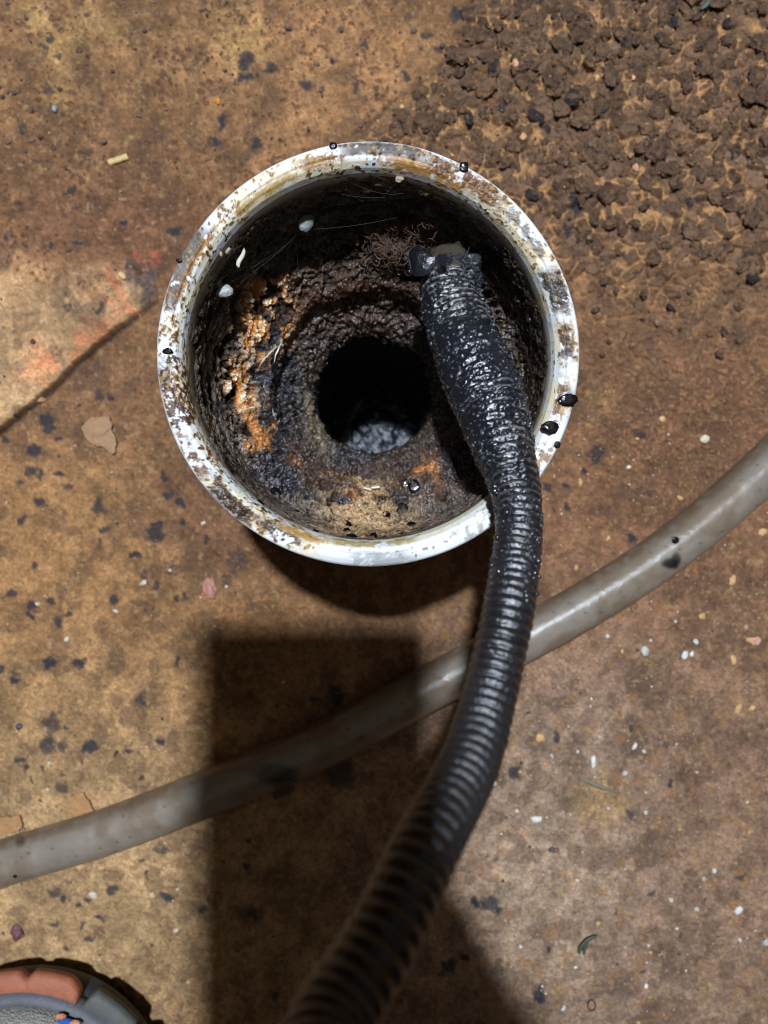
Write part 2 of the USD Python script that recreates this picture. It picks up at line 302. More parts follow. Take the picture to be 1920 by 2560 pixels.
col = mixc(col, (0.024, 0.025, 0.034), oil)
wet = np.clip(wet + 0.25 * oil, 0, 1)
dr = np.hypot(P[:, 0] - C[0], P[:, 1] - C[1])
h *= ss(0.045, 0.056, dr) * 0.8 + 0.2
verts = np.column_stack([P, h])
F4 = grid_faces(len(gx), len(gy))[:, ::-1]
F4 = F4[(dr[F4] > 0.0465).all(1)]
floor = obj("floor", (verts, F4), M_floor, col=np.clip(col, 0.004, 0.8), wet=wet, kind="structure", label="brown stained floor, rusty and spattered with black oil")
fl_tree = cKDTree(P)
def floor_z(x, y): return h[fl_tree.query([x, y])[1]]

# rust scale lying in the crust: lumps one can tell apart
pts = []
while len(pts) < 298:
    q = rng.uniform([900, -60], [1960, 900])
    if not cr_poly.contains(Point(q)) or np.hypot(q[0] - 919, q[1] - 882) < 560: continue
    if q[1] > 480 and rng.random() < (q[1] - 480) / 420 * (0.9 if q[0] > 1300 else 0.5): continue
    w = at(*q)[:2]
    if pts and np.min(np.hypot(*(np.array(pts)[:, :2] - w).T)) < 0.0041: continue
    pts.append((*w, 0))
for k, (x, y, _) in enumerate(pts):
    r = (1 - 0.5 * ss(450, 850, 1280 - y / K0)) * rng.uniform(0.0017, 0.0037) * (0.75 if rng.random() < 0.35 else 1)
    v, f = lump(r, rng.uniform(0.0008, 0.0013), 100 + k, 3, 0.6, 1.9)
    v[:, 2] = np.minimum(v[:, 2], v[:, 2].max() * 0.62) + 0.0007 * (noise(v * 1100, k) - 0.5)
    a = rng.uniform(0, 6.28); s = rng.uniform(0.75, 1.3)
    v = v * [s, 1 / s, 1]; v = np.column_stack([v[:, 0] * math.cos(a) - v[:, 1] * math.sin(a), v[:, 0] * math.sin(a) + v[:, 1] * math.cos(a), v[:, 2]])
    v += [x, y, floor_z(x, y) + 0.0002]
    t = rng.uniform(0.7, 1.25); c0 = np.array([0.168, 0.094, 0.052]) * t
    if rng.random() < 0.05: c0 = np.array([0.045, 0.035, 0.033])
    c = np.tile(c0, (len(v), 1)) * (0.7 + 0.6 * noise(v * 900, 5))[:, None]
    c = mixc(c, (0.30, 0.16, 0.07), 0.6 * ss(0.58, 0.75, noise(v * 520, 8))); c = mixc(c, (0.05, 0.032, 0.024), 0.7 * ss(0.62, 0.72, noise(v * 800, 9)))
    obj("rust_clump", (v, f), M_clump, floor, col=c, wet=np.full(len(v), 0.45))

# loose grit nobody could count
gv, gf, gc, n = [], [], [], 0
ico = trimesh.creation.icosphere(1); iv, ifc = np.array(ico.vertices), np.array(ico.faces)
def grit_kind(px, py):
    u = rng.random()
    if px > 1250 and py > 1000:
        return (0.62, 0.56, 0.48) if u < 0.16 else (0.45, 0.26, 0.11) if u < 0.52 else (0.07, 0.05, 0.04) if u < 0.68 else (0.20, 0.12, 0.075)
    if py > 1000: return (0.50, 0.36, 0.20) if u < 0.25 else (0.05, 0.045, 0.045) if u < 0.6 else (0.22, 0.13, 0.06)
    if px > 1050: return (0.165, 0.095, 0.052) if u < 0.7 else (0.07, 0.045, 0.03) if u < 0.85 else (0.50, 0.27, 0.11)
    return (0.07, 0.038, 0.025) if u < 0.5 else (0.15, 0.085, 0.05) if u < 0.9 else (0.42, 0.24, 0.10)
tries = 0
while len(gv) < 7500:
    q = rng.uniform([-60, -60], [1980, 2620])
    dens = 0.30 + 0.55 * (q[0] > 1250) * (q[1] > 1000) + 0.6 * (q[1] < 420 or (q[1] < 900 and q[0] > 1300)) + 0.35 * (q[1] > 2250) * (q[0] < 500)
    if rng.random() > dens or np.hypot(q[0] - 925, q[1] - 960) < 400: continue
    x, y, _ = at(*q)
    r = 0.00012 * (1 + rng.pareto(2.6)); r = min(r * (1.5 if q[1] < 420 else 1), 0.00095)
    v = iv * (1 + 0.5 * (rng.random(len(iv)) - 0.5))[:, None] * [r * rng.uniform(.8, 1.4), r * rng.uniform(.8, 1.4), r * 0.8]
    gv.append(v + [x, y, floor_z(x, y) + 0.3 * r]); gf.append(ifc + n); n += len(iv)
    gc.append(np.tile(np.array(grit_kind(*q)) * rng.uniform(0.7, 1.25), (len(iv), 1)))
obj("grit", (np.vstack(gv), np.vstack(gf)), M_grit, floor, smooth=False, col=np.vstack(gc), wet=np.full(n, 0.3), kind="stuff")

# ------------------------------------------------------------------ the upright pipe
pipe = thing("drain_pipe", "white plastic drain pipe standing up from the floor, rust-stained rim, black crusted inside", "drain pipe")
TOP = 0.0925
prof = resample([(0.0478, 0.0), (0.0478, 0.070), (0.0500, 0.074), (0.0537, 0.0765), (0.0541, 0.0790), (0.0546, 0.0895), (0.0549, 0.0912), (0.0549, 0.0919), (0.0545, 0.0925), (0.0532, 0.0927), (0.0517, 0.0925), (0.0512, 0.0920), (0.0508, 0.0922), (0.0500, 0.0918), (0.0489, 0.0902), (0.0483, 0.0880), (0.0480, 0.084), (0.0480, 0.078)], 0.00028)
v, f, th = lathe(prof, 1300, C)
rr = np.repeat(prof[:, 0], 1300); zz = v[:, 2].copy()
sd = np.column_stack([v[:, 0], v[:, 1]])
p3 = v.copy()
m1, m2, m3 = fbm(p3 * 150, 4, 31), fbm(p3 * 560, 4, 32), fbm(p3 * 1700, 3, 33)
deg = np.degrees(th) % 360
def sector(a, b, soft=5):
    mid, half = (a + b) / 2, (b - a) / 2
    d = np.abs((deg - mid + 180) % 360 - 180)
    return 1 - ss(half - soft, half + soft, d + 10 * (m1 - 0.5))
band = lambda a, b: ss(a - 0.0004, a + 0.0004, rr + 0.0022 * (m2 - 0.5)) * (1 - ss(b - 0.0004, b + 0.0004, rr + 0.0022 * (m2 - 0.5)))
topz = ss(0.082, 0.088, zz)
rc = np.tile([0.64, 0.65, 0.64], (len(v), 1)); rw = np.full(len(v), 0.38)
outer = ss(0.0540, 0.0546, rr)
inner = 1 - ss(0.0495, 0.0512, rr)
rc = mixc(rc, (0.66, 0.60, 0.42), 0.75 * inner * ss(0.38, 0.52, m1))
rc = mixc(rc, (0.70, 0.58, 0.36), 0.7 * ss(0.50, 0.60, m1) * (1 - outer) * (1 - sector(255, 330)))
amount = 0.31 + 0.36 * sector(185, 250) + 0.40 * sector(130, 200) + 0.30 * sector(40, 108) + 0.22 * sector(-5, 40) - 0.12 * sector(255, 325)
thr = 0.70 - 0.26 * amount
m4 = fbm(p3 * 1100, 3, 38); rust = ss(thr, thr + 0.035, 0.35 * m2 + 0.45 * m4 + 0.2 * m3 + 0.2 * (m1 - 0.5)) * (1 - 0.75 * outer) * topz
rc = mixc(rc, (0.20, 0.085, 0.022), 0.95 * rust)
rc = mixc(rc, (0.065, 0.030, 0.016), ss(0.03, 0.07, 0.35 * m2 + 0.45 * m4 + 0.2 * m3 - thr) * (1 - outer) * topz)
def patch(a, b, r0, r1, c, k=0.95, gl=0.8, gate=0.40, soft=3):
    global rc, rw
    m = sector(a, b, soft) * band(r0, r1) * topz * ss(gate - 0.02, gate + 0.03, 0.45 * m2 + 0.25 * m3 + 0.30 * m1)
    rc = mixc(rc, c, k * m); rw = np.where(m > 0.3, gl * 0.75, rw)
    return m
patch(219, 237, 0.0505, 0.0545, (0.035, 0.018, 0.012), gl=1.1, gate=0.33)
patch(236, 252, 0.0500, 0.0530, (0.06, 0.032, 0.02), gl=0.9, gate=0.42)
patch(205, 219, 0.0515, 0.0543, (0.12, 0.05, 0.018), gl=0.6, gate=0.42)
patch(243, 258, 0.0490, 0.0508, (0.34, 0.19, 0.05), gl=0.5, gate=0.38)
patch(258, 285, 0.0486, 0.0500, (0.34, 0.25, 0.10), gl=0.4, gate=0.42)
patch(143, 157, 0.0518, 0.0552, (0.085, 0.072, 0.052), gl=0.1, gate=0.30)
patch(157, 167, 0.0512, 0.0545, (0.10, 0.066, 0.04), gl=0.1, gate=0.38)
patch(140, 164, 0.0506, 0.0522, (0.20, 0.085, 0.025), gl=0.4, gate=0.43)
patch(184, 190, 0.0515, 0.0546, (0.055, 0.040, 0.034), gl=0.9, gate=0.42)
patch(73, 97, 0.0514, 0.0545, (0.055, 0.036, 0.028), gl=0.35, gate=0.36)
patch(60, 84, 0.0488, 0.0512, (0.33, 0.15, 0.03), gl=0.5, gate=0.38)
patch(46, 72, 0.0500, 0.0540, (0.14, 0.062, 0.026), gl=0.7, gate=0.42)
patch(97, 112, 0.0502, 0.0530, (0.22, 0.11, 0.035), gl=0.5, gate=0.46)
patch(110, 135, 0.0494, 0.0512, (0.36, 0.24, 0.09), gl=0.4, gate=0.44)
patch(28, 46, 0.0508, 0.0532, (0.22, 0.20, 0.17), gl=1.0, gate=0.42)
patch(14, 25, 0.0492, 0.0540, (0.030, 0.022, 0.02), gl=1.0, gate=0.36)
patch(-2, 9, 0.0500, 0.0536, (0.080, 0.048, 0.036), gl=0.8, gate=0.44)
patch(-22, -8, 0.0500, 0.0532, (0.20, 0.10, 0.035), gl=0.6, gate=0.46)
patch(-16, -11, 0.0505, 0.0549, (0.06, 0.045, 0.04), gl=0.9, gate=0.40)
patch(266, 282, 0.0512, 0.0549, (0.36, 0.37, 0.37), gl=0.4, gate=0.44)
patch(296, 312, 0.0510, 0.0549, (0.33, 0.31, 0.28), gl=0.4, gate=0.48)
patch(318, 334, 0.0506, 0.0545, (0.22, 0.12, 0.05), gl=0.4, gate=0.50)
patch(300, 330, 0.0494, 0.0506, (0.30, 0.24, 0.14), gl=0.4, gate=0.50)
grime = ss(0.58, 0.68, fbm(p3 * 80, 3, 41)) * outer * 0.2
rc = mixc(rc, (0.34, 0.33, 0.31), grime)
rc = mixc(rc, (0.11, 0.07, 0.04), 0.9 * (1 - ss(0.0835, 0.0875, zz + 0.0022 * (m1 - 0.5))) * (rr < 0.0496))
specks = ss(0.80, 0.83, fbm(p3 * 900, 2, 47))
rc = mixc(rc, (0.06, 0.045, 0.035), specks * topz)
ochre = ss(0.56, 0.63, 0.35 * m2 + 0.65 * fbm(p3 * 1300, 3, 37) + 0.10 * (m1 - 0.5)) * (1 - outer) * (0.25 + 0.75 * (1 - sector(255, 330)))
rc = mixc(rc, (0.50, 0.31, 0.10), 0.55 * ochre * topz)
rel = 0.00022 * rust * topz + 0.0003 * (m1 - 0.5) + (rw > 0.46) * topz * (0.0009 * (m2 - 0.5) + 0.0012 * (m3 - 0.5))
nrm = np.column_stack([np.cos(th), np.sin(th)])
v[:, 2] += np.where((rr > 0.0485) & (zz > 0.088), rel, 0)
v[:, :2] += nrm * (0.0012 * (fbm(p3 * 22, 2, 35) - 0.5))[:, None]
obj("rim", (v, f), M_rim, pipe, col=rc, wet=rw)

# crusted lining, step and lower cone
prof = resample([(0.0484, 0.0868), (0.0477, 0.080), (0.0470, 0.066), (0.0458, 0.0555), (0.0428, 0.0490), (0.0372, 0.0445), (0.0340, 0.0428), (0.0326, 0.0422), (0.0320, 0.0405), (0.0318, 0.0335), (0.0305, 0.0305), (0.0255, 0.0262), (0.0222, 0.0220), (0.0208, 0.0185), (0.0207, 0.0150), (0.0212, 0.0100)], 0.00036)
NT = 900
v, f, th = lathe(prof, NT, C)
tang = np.gradient(prof, axis=0); tang /= np.linalg.norm(tang, axis=1)[:, None]
pn = np.repeat(np.column_stack([tang[:, 1], -tang[:, 0]]), NT, 0)           # in (r, z), pointing into the hollow
nr3 = np.column_stack([pn[:, 0] * np.cos(th), pn[:, 0] * np.sin(th), pn[:, 1]])
if nr3[NT * 10] @ np.array([*(C - v[NT * 10, :2]), 0]) < 0: nr3 = -nr3
p3 = v.copy()
a1, a2, a3, a4 = fbm(p3 * 75, 3, 51), fbm(p3 * 230, 3, 52), fbm(p3 * 700, 3, 53), fbm(p3 * 1900, 2, 54)
onledge = ss(0.062, 0.052, v[:, 2]); hole = ss(0.027, 0.0225, np.repeat(prof[:, 0], NT)) 
lip = ss(0.0868, 0.083, v[:, 2])
amp = (0.35 + 0.65 * onledge) * (1 - 0.45 * hole) * (1 - 0.45 * np.exp(-((np.repeat(prof[:, 0], NT) - 0.0325) / 0.0016) ** 2))
disp = lip * amp * (0.0050 * (a1 - 0.5) + 0.0056 * (a2 - 0.48) + 0.0052 * (a3 - 0.5) + 0.0022 * (a4 - 0.5))
sx = (v[:, 0] / (EYE - v[:, 2])) * F + 960; sy = 1280 - (v[:, 1] / (EYE - v[:, 2])) * F
w1, w2 = 60 * (a2 - 0.5), 60 * (fbm(p3 * 230 + 40, 3, 58) - 0.5)
mound = np.exp(-(((sx - 1000) / 95) ** 2 + ((sy - 600) / 75) ** 2)) * onledge
v += nr3 * (disp + 0.005 * mound)[:, None]
def mark(x, y, rx, ry, soft=0.6):
    d = np.sqrt(((sx + 1.6 * w1 - x) / rx) ** 2 + ((sy + 1.6 * w2 - y) / ry) ** 2)
    return 1 - ss(1 - soft, 1 + soft, d)
sc = np.tile([0.046, 0.027, 0.015], (len(v), 1)) * (0.15 + 1.5 * ss(0.36, 0.64, 0.5 * a2 + 0.5 * a3))[:, None]
sw = 0.35 + 0.9 * ss(0.42, 0.56, a2)
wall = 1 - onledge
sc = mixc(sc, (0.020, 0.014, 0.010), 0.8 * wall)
sc = mixc(sc, (0.16, 0.11, 0.07), 0.5 * wall * ss(0.62, 0.72, fbm(p3 * 420, 2, 60)))
sc = mixc(sc, (0.14, 0.108, 0.082), 0.9 * mark(500, 1080, 130, 280) * ss(0.40, 0.55, a2)); sw -= 0.5 * mark(500, 1080, 110, 260)
sc = mixc(sc, (0.155, 0.120, 0.092), 0.85 * mark(740, 1310, 330, 80) * ss(0.36, 0.5, a3)); sw -= 0.4 * mark(760, 1320, 330, 60)
sc = mixc(sc, (0.135, 0.105, 0.084), 0.85 * mark(1120, 1270, 130, 80) * ss(0.34, 0.5, a3)); sw -= 0.4 * mark(1120, 1270, 120, 70)
sc = mixc(sc, (0.085, 0.036, 0.018), 0.75 * mark(870, 775, 170, 70)); sw += 0.3 * mark(870, 775, 170, 70)
sc = mixc(sc, (0.080, 0.036, 0.020), 0.7 * mark(930, 1185, 190, 55)); sw += 0.2 * mark(930, 1185, 190, 55)
sc = mixc(sc, (0.50, 0.32, 0.15), 0.9 * mark(925, 1262, 95, 62, 0.7) * ss(0.40, 0.52, a3 * 0.6 + a2 * 0.4))
sc = mixc(sc, (0.42, 0.26, 0.12), 0.8 * mark(930, 1310, 110, 32, 0.8) * ss(0.42, 0.56, a3))
for x, y, rx, ry in ((672, 800, 62, 92), (612, 965, 46, 66), (668, 900, 22, 40), (690, 700, 30, 30)):
    m = mark(x, y, rx, ry, 0.5) * ss(0.40, 0.48, a2)
    sc = mixc(sc, (0.52, 0.18, 0.030), 0.95 * m)
    sc = mixc(sc, (0.66, 0.40, 0.14), 0.9 * m * ss(0.47, 0.56, a3))
    sc = mixc(sc, (0.80, 0.76, 0.66), m * ss(0.56, 0.60, a3 * 0.6 + a4 * 0.4))
    sw += 0.3 * m
for x, y, r in ((643, 1070, 22), (650, 1105, 20), (752, 1152, 16), (672, 990, 15), (1080, 1165, 28), (712, 684, 12), (870, 1240, 14), (718, 850, 12), (526, 1062, 8)):
    sc = mixc(sc, (0.55, 0.22, 0.055), 0.9 * mark(x, y, r, r * 1.2, 0.6))
for x, y, rx, ry in ((700, 1000, 45, 120), (690, 1180, 60, 40), (720, 1230, 40, 26), (830, 1140, 120, 25), (660, 940, 40, 60), (1090, 800, 40, 40), (700, 660, 40, 22), (1120, 1150, 50, 40), (560, 1020, 30, 22), (1000, 1235, 30, 40), (860, 1250, 22, 16)):
    m = mark(x, y, rx, ry, 0.6)
    sc = mixc(sc, (0.014, 0.015, 0.020), 0.85 * m); sw += 0.9 * m
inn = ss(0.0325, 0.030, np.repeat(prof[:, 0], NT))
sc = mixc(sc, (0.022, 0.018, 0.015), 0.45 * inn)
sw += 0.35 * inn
lipm = ss(0.0208, 0.0212, 0.0212 + 0 * sx) * mark(800, 1040, 32, 110, 0.6)
sc = mixc(sc, (0.16, 0.115, 0.07), 0.7 * lipm)
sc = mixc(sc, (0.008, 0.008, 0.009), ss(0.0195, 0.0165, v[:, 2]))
rimd = ss(0.081, 0.0855, v[:, 2]); sc = mixc(sc, (0.10, 0.065, 0.034), 0.6 * rimd * ss(0.4, 0.55, a2))
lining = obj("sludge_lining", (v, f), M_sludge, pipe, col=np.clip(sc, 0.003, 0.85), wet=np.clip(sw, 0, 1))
LV, LN = v, nr3
LTREE = cKDTree(np.column_stack([(v[:, 0] / (EYE - v[:, 2])) * F + 960, 1280 - (v[:, 1] / (EYE - v[:, 2])) * F]))
def on_lining(x, y):
    ii = LTREE.query_ball_point([x, y], 5) or [LTREE.query([x, y])[1]]
    i = ii[int(np.argmax(LV[ii, 2]))]
    return LV[i], LN[i]
# beads of water and grease on the wet parts of the crust
iv, ifc = iv, ifc
def beads(name, pos, r, par, c):
    n = len(pos); v = (pos[:, None] + iv[None] * r[:, None, None]).reshape(-1, 3); f = (ifc[None] + (np.arange(n) * len(iv))[:, None, None]).reshape(-1, 3)
    obj(name, (v, f), M_bead, par, col=np.repeat(c, len(iv), 0), wet=np.repeat(rng.uniform(0.2, 1, n), len(iv)), kind="stuff")
wp = np.clip(sw, 0, 1) ** 2 * onledge * (0.25 + 0.75 * ss(0.45, 0.6, a3)) + 1e-9
ii = rng.choice(len(v), 4200, replace=False, p=wp / wp.sum())
br0 = 0.00010 * (1 + rng.pareto(3.0, len(ii))).clip(1, 3.6)
beads("wet_bead", LV[ii] + LN[ii] * (br0 * 0.3)[:, None], br0, pipe, np.clip(sc[ii] * 0.5, 0.004, 0.08))
# the pipe below, and the wet sludge standing in it
C2 = C
prof = resample([(0.0208, 0.0160), (0.0205, 0.0), (0.0205, -0.088)], 0.0012)
v, f, th = lathe(prof, 240, C2)
dn = fbm(v * [180, 180, 60], 3, 71)
v[:, :2] += (C2 - v[:, :2]) / 0.0205 * (0.0022 * (dn - 0.5))[:, None]
obj("lower_pipe", (v, f), M_sludge, pipe, col=np.tile([0.008, 0.008, 0.009], (len(v), 1)), wet=0.2 + 0.5 * dn)
s = np.linspace(-0.0215, 0.0215, 130); A, B = np.meshgrid(s, s, indexing="ij"); q = np.column_stack([A.ravel(), B.ravel()])
zq = -0.080 + 0.0016 * (fbm(np.column_stack([q * 160, q[:, :1] * 0]), 3, 77) - 0.5) + 0.0003 * noise(np.column_stack([q * 600, q[:, :1] * 0]), 78)
fq = grid_faces(130, 130)[:, ::-1]; fq = fq[(np.hypot(*q.T)[fq] < 0.0212).all(1)]
obj("standing_sludge", (np.column_stack([q + C2, zq]), fq), M_pool, pipe, col=np.tile([0.006, 0.009, 0.014], (len(q), 1)) * (0.5 + zq[:, None] * 0 + 1.2 * noise(np.column_stack([q * 500, q[:, :1] * 0]), 79)[:, None]), wet=np.full(len(q), 0.9))
# broken rim of the inner fitting: pale curved slivers
def sliver(pts, wid, c, par=pipe, name="broken_edge"):
    pts = np.array(pts); n = len(pts); T, N, B = frames(pts)
    w = wid * np.sin(np.linspace(0.15, np.pi - 0.1, n))
    vv = np.vstack([pts + B * w[:, None], pts - B * w[:, None] * 0.4, pts + N * w[:, None] * 0.5]).reshape(3, n, 3).transpose(1, 0, 2).reshape(-1, 3)
    obj(name, (vv, grid_faces(n, 3, True)), M_plain, par, smooth=False, col=np.tile(c, (len(vv), 1)), wet=np.full(len(vv), 0.7))
def lin_path(px, lift=0.0007, n=14):
    px = np.array(px, float); t = np.linspace(0, len(px) - 1, n)
    return [np.add(on_lining(np.interp(u, range(len(px)), px[:, 0]), np.interp(u, range(len(px)), px[:, 1]))[0], [0, 0, lift]) for u in t]
def smooth_path(p, k=2):
    p = np.array(p)
    for _ in range(k): p[1:-1] = (p[:-2] + p[1:-1] * 2 + p[2:]) / 4
    return p
sliver(smooth_path(lin_path([(706, 862), (698, 884), (690, 908)], 0.0016), 3), 0.0009, (0.78, 0.78, 0.75))
sliver(smooth_path(lin_path([(704, 866), (680, 884), (660, 904), (647, 926)], 0.0016), 4), 0.0006, (0.70, 0.66, 0.58))
sliver(smooth_path(lin_path([(686, 1020), (690, 1035), (693, 1048)], 0.0012)), 0.0004, (0.62, 0.52, 0.40))

# ------------------------------------------------------------------ black corrugated hose
hp = [  # pixel x, y, height, radius in mm
 (1140, 632, .0675, 7.6), (1133, 655, .068, 7.8), (1124, 712, .070, 8.25), (1147, 813, .0765, 8.9), (1196, 940, .0845, 9.7), (1236, 1041, .0905, 8.9), (1258, 1117, .0965, 7.6), (1280, 1190, .101, 6.3),
 (1298, 1312, .110, 5.25), (1288, 1415, .119, 5.2), (1272, 1521, .1285, 5.3), (1234, 1697, .138, 5.2), (1160, 1940, .157, 5.2), (1062, 2122, .1735, 5.2), (925, 2400, .188, 5.2), (823, 2566, .1965, 5.2)]
pts = [(*at(x, y, z), r * 1e-3) for x, y, z, r in hp] + [(-0.004, -0.067, 0.222, .0052), (0.009, -0.066, 0.252, .0052), (0.030, -0.088, 0.285, .0052), (0.078, -0.125, 0.300, .0052), (0.12, -0.19, 0.34, .0052), (0.19, -0.29, 0.35, .0052)]
S, tt, tk = spline(pts, 0.00026)
R = PchipInterpolator(tk, [p[3] for p in pts])(tt)
CL = S[:, :3]; T, N, B = frames(CL)
NA = 150
ang = np.arange(NA) * 2 * np.pi / NA
ux = N[:, None] * np.cos(ang)[None, :, None] + B[:, None] * np.sin(ang)[None, :, None]
s2 = tt[:, None] + 0 * ang; r2 = R[:, None] + 0 * ang
q3 = (CL[:, None] + ux * R[:, None, None]).reshape(-1, 3)
b1, b2, b3 = (fbm(q3 * k, 3, sd).reshape(r2.shape) for k, sd in ((90, 81), (300, 82), (1000, 83)))
t_thick = tk[7]                                            # where the coat of sludge ends
coat = 1 - ss(t_thick - 0.012, tk[9], s2)
pitch = np.interp(tt, [0, tk[8], tk[12], tt[-1]], [0.0021, 0.0022, 0.0026, 0.0028])
ph = np.cumsum(1 / pitch) * (tt[1] - tt[0])
rib = np.abs(np.sin(np.pi * ph))[:, None] ** 0.8 + 0 * ang
sleeve = 1 - ss(0.0085, 0.0100, s2 + 0.004 * (b1 - 0.5))
cover = coat * ss(0.46, 0.58, 0.5 * b1 + 0.5 * b2)                           # grease that fills the grooves
rel = 0.00085 * (rib - 0.6) * (0.55 + 0.9 * b2) * (1 - 0.85 * cover) * (1 - sleeve) + coat * (1 - 0.8 * sleeve) * (0.0013 * (b1 - 0.5) + 0.0014 * (b2 - 0.5)) + (0.0002 + 0.0009 * coat * (1 - sleeve)) * (b3 - 0.5)
# beads of grease
nb = 2600
bs = rng.uniform(0.006, tk[10], nb); bi = np.clip((bs / (tt[1] - tt[0])).astype(int), 0, len(tt) - 1); ba = rng.uniform(0, 2 * np.pi, nb)
keep = rng.random(nb) < np.where(bs < t_thick, 1.0, 0.6)
bs, bi, ba = bs[keep], bi[keep], ba[keep]
bp = CL[bi] + (N[bi] * np.cos(ba)[:, None] + B[bi] * np.sin(ba)[:, None]) * R[bi][:, None]
br = rng.uniform(0.00030, 0.00075, len(bp)) * (1 + (rng.random(len(bp)) < 0.12) * 0.8)
Dq, Iq = cKDTree(bp).query(q3, k=3, workers=-1)
bead = (np.sqrt(np.maximum(br[Iq] ** 2 - Dq ** 2, 0))).max(1).reshape(r2.shape)

# the punched hole near the end and the torn end itself
end = CL[int(0.0052 / 0.00026)]
qq = (q3 - end).reshape(*r2.shape, 3)
hx = np.array(at(1100, 676, 0.0775)); 
dh = np.linalg.norm(q3 - (hx), axis=1).reshape(r2.shape)
up = (ux[..., 2] > 0.2)
dh = np.where(up, dh, 1)
i0 = np.unravel_index(np.argmin(dh), dh.shape); hc = q3.reshape(*r2.shape, 3)[i0]
dh = np.linalg.norm(q3.reshape(*r2.shape, 3) - hc, axis=2)
holem = 1 - ss(0.0013, 0.0017, dh)

rel = rel + sleeve * (0.0009 * (b2 - 0.5) + 0.0007 * (b3 - 0.5)) - 0.0030 * np.exp(-(s2 / 0.0016) ** 2) * (0.6 + 0.8 * b2)
rel = rel * (1 - holem) - 0.0035 * holem
V = CL[:, None] + ux * (r2 + rel)[..., None]
tear = (0.0006 * np.sin(2 * ang + 1) + 0.0004 * np.sin(5 * ang) + 0.0003 * np.sin(9 * ang))
V = V + T[:, None] * (np.exp(-s2 / 0.003) * tear[None])[..., None]
hcol = np.tile([0.0075, 0.0088, 0.0120], (V.size // 3, 1))
ridge = (ss(0.75, 0.95, rib) * coat * (1 - cover) * (1 - sleeve) * ss(0.38, 0.52, b2) ).ravel()
hcol = mixc(hcol, (0.15, 0.14, 0.125), 0.85 * ridge)
hcol = mixc(hcol, (0.050, 0.038, 0.026), (0.9 * sleeve * ss(0.40, 0.58, b2)).ravel())
hcol = mixc(hcol, (0.018, 0.017, 0.017), (0.5 * (1 - coat) * rib).ravel())
hcol = mixc(hcol, (0.003, 0.003, 0.003), holem.ravel())
hw = np.clip(0.86 + 0.14 * coat - (0.95 - 0.9 * ss(0.52, 0.62, b1)) * sleeve - 0.2 * ridge.reshape(r2.shape) + 0.3 * (b2 - 0.5), 0, 1)
far_ = ss(tk[10], tk[12], s2); hw = hw * (1 - 0.3 * far_); hcol = mixc(hcol, (0.007, 0.007, 0.007), 0.7 * far_.ravel())
hose = thing("corrugated_hose", "black corrugated hose, its thick end coated with wet grease lying inside the white drain pipe", "hose")
obj("hose_tube", (V.reshape(-1, 3), grid_faces(len(tt), NA, True)), M_hose, hose, col=hcol, wet=hw.ravel())
kb = (bs > 0.0075) | (np.abs(ba) < 0)
off = r2[bi, (ba / (2 * np.pi) * NA).astype(int) % NA] + rel[bi, (ba / (2 * np.pi) * NA).astype(int) % NA]
bpos = CL[bi] + (N[bi] * np.cos(ba)[:, None] + B[bi] * np.sin(ba)[:, None]) * (off - 0.22 * br)[:, None]
bcol = np.tile([0.014, 0.016, 0.020], (len(br), 1)); lt = rng.random(len(br)) < 0.12; bcol[lt] = (0.06, 0.066, 0.078)
beads("grease_bead", bpos[kb], (br * rng.uniform(0.45, 0.95, len(br)))[kb], hose, bcol[kb])
tipn = 150; ta = rng.normal(0, 1, (tipn, 2)); tp = np.array([at(1168 + 16 * a_, 668 + 14 * b_, 0.0765 - 0.00012 * max(0, 8 * a_ + 6)) for a_, b_ in ta])
tp[:, 2] -= 0.0009 * (ta ** 2).sum(1); beads("grease_bead", tp, rng.uniform(0.0003, 0.0009, tipn), hose, np.tile([0.010, 0.012, 0.016], (tipn, 1)))
# dark inside of the open end
cap = np.vstack([V[4], CL[14][None]]); cf = np.array([[i, (i + 1) % NA, NA] for i in range(NA)])
obj("hose_mouth", (cap, cf), M_black, hose)
# torn flap beside the mouth and a thin spike
rad, sg = np.linspace(0, 1, 14), np.linspace(0, 2 * np.pi, 48, endpoint=False)
fc = at(1052, 655, 0.0770)
fv = []
for side in (0, 1):
    for r_ in rad:
        wv = 1 + 0.08 * np.sin(3 * sg + 1) + 0.05 * np.sin(5 * sg); x, y = 0.0038 * r_ * np.cos(sg) * wv, 0.0043 * r_ * np.sin(sg) * wv
        z = 0.0012 * r_ ** 3 - 0.0016 * (x / 0.004) - 0.0009 * side
        fv.append(np.column_stack([x, y, z]) + fc)
fv = np.vstack(fv); g1 = grid_faces(14, 48, True); g2 = g1[:, ::-1] + 14 * 48
brim = np.array([[13 * 48 + i, 13 * 48 + (i + 1) % 48, 27 * 48 + (i + 1) % 48, 27 * 48 + i] for i in range(48)])
obj("torn_flap", (fv, np.vstack([g1, g2, brim])), M_hose, hose, col=np.tile([0.005, 0.006, 0.008], (len(fv), 1)), wet=np.full(len(fv), 0.9))
a, b = at(1160, 652, 0.076), at(1174, 618, 0.083)
Pk = np.linspace(a, b, 12); _, Nn, Bb = frames(Pk)
sv = np.vstack([Pk[i] + (0.00045 * (1 - 0.75 * i / 11)) * (np.cos(sg[::4])[:, None] * Nn[i] + np.sin(sg[::4])[:, None] * Bb[i]) for i in range(12)])
obj("spike", (sv, grid_faces(12, 12, True)), M_hose, hose, col=np.tile([0.16, 0.17, 0.18], (len(sv), 1)), wet=np.full(len(sv), 0.8))
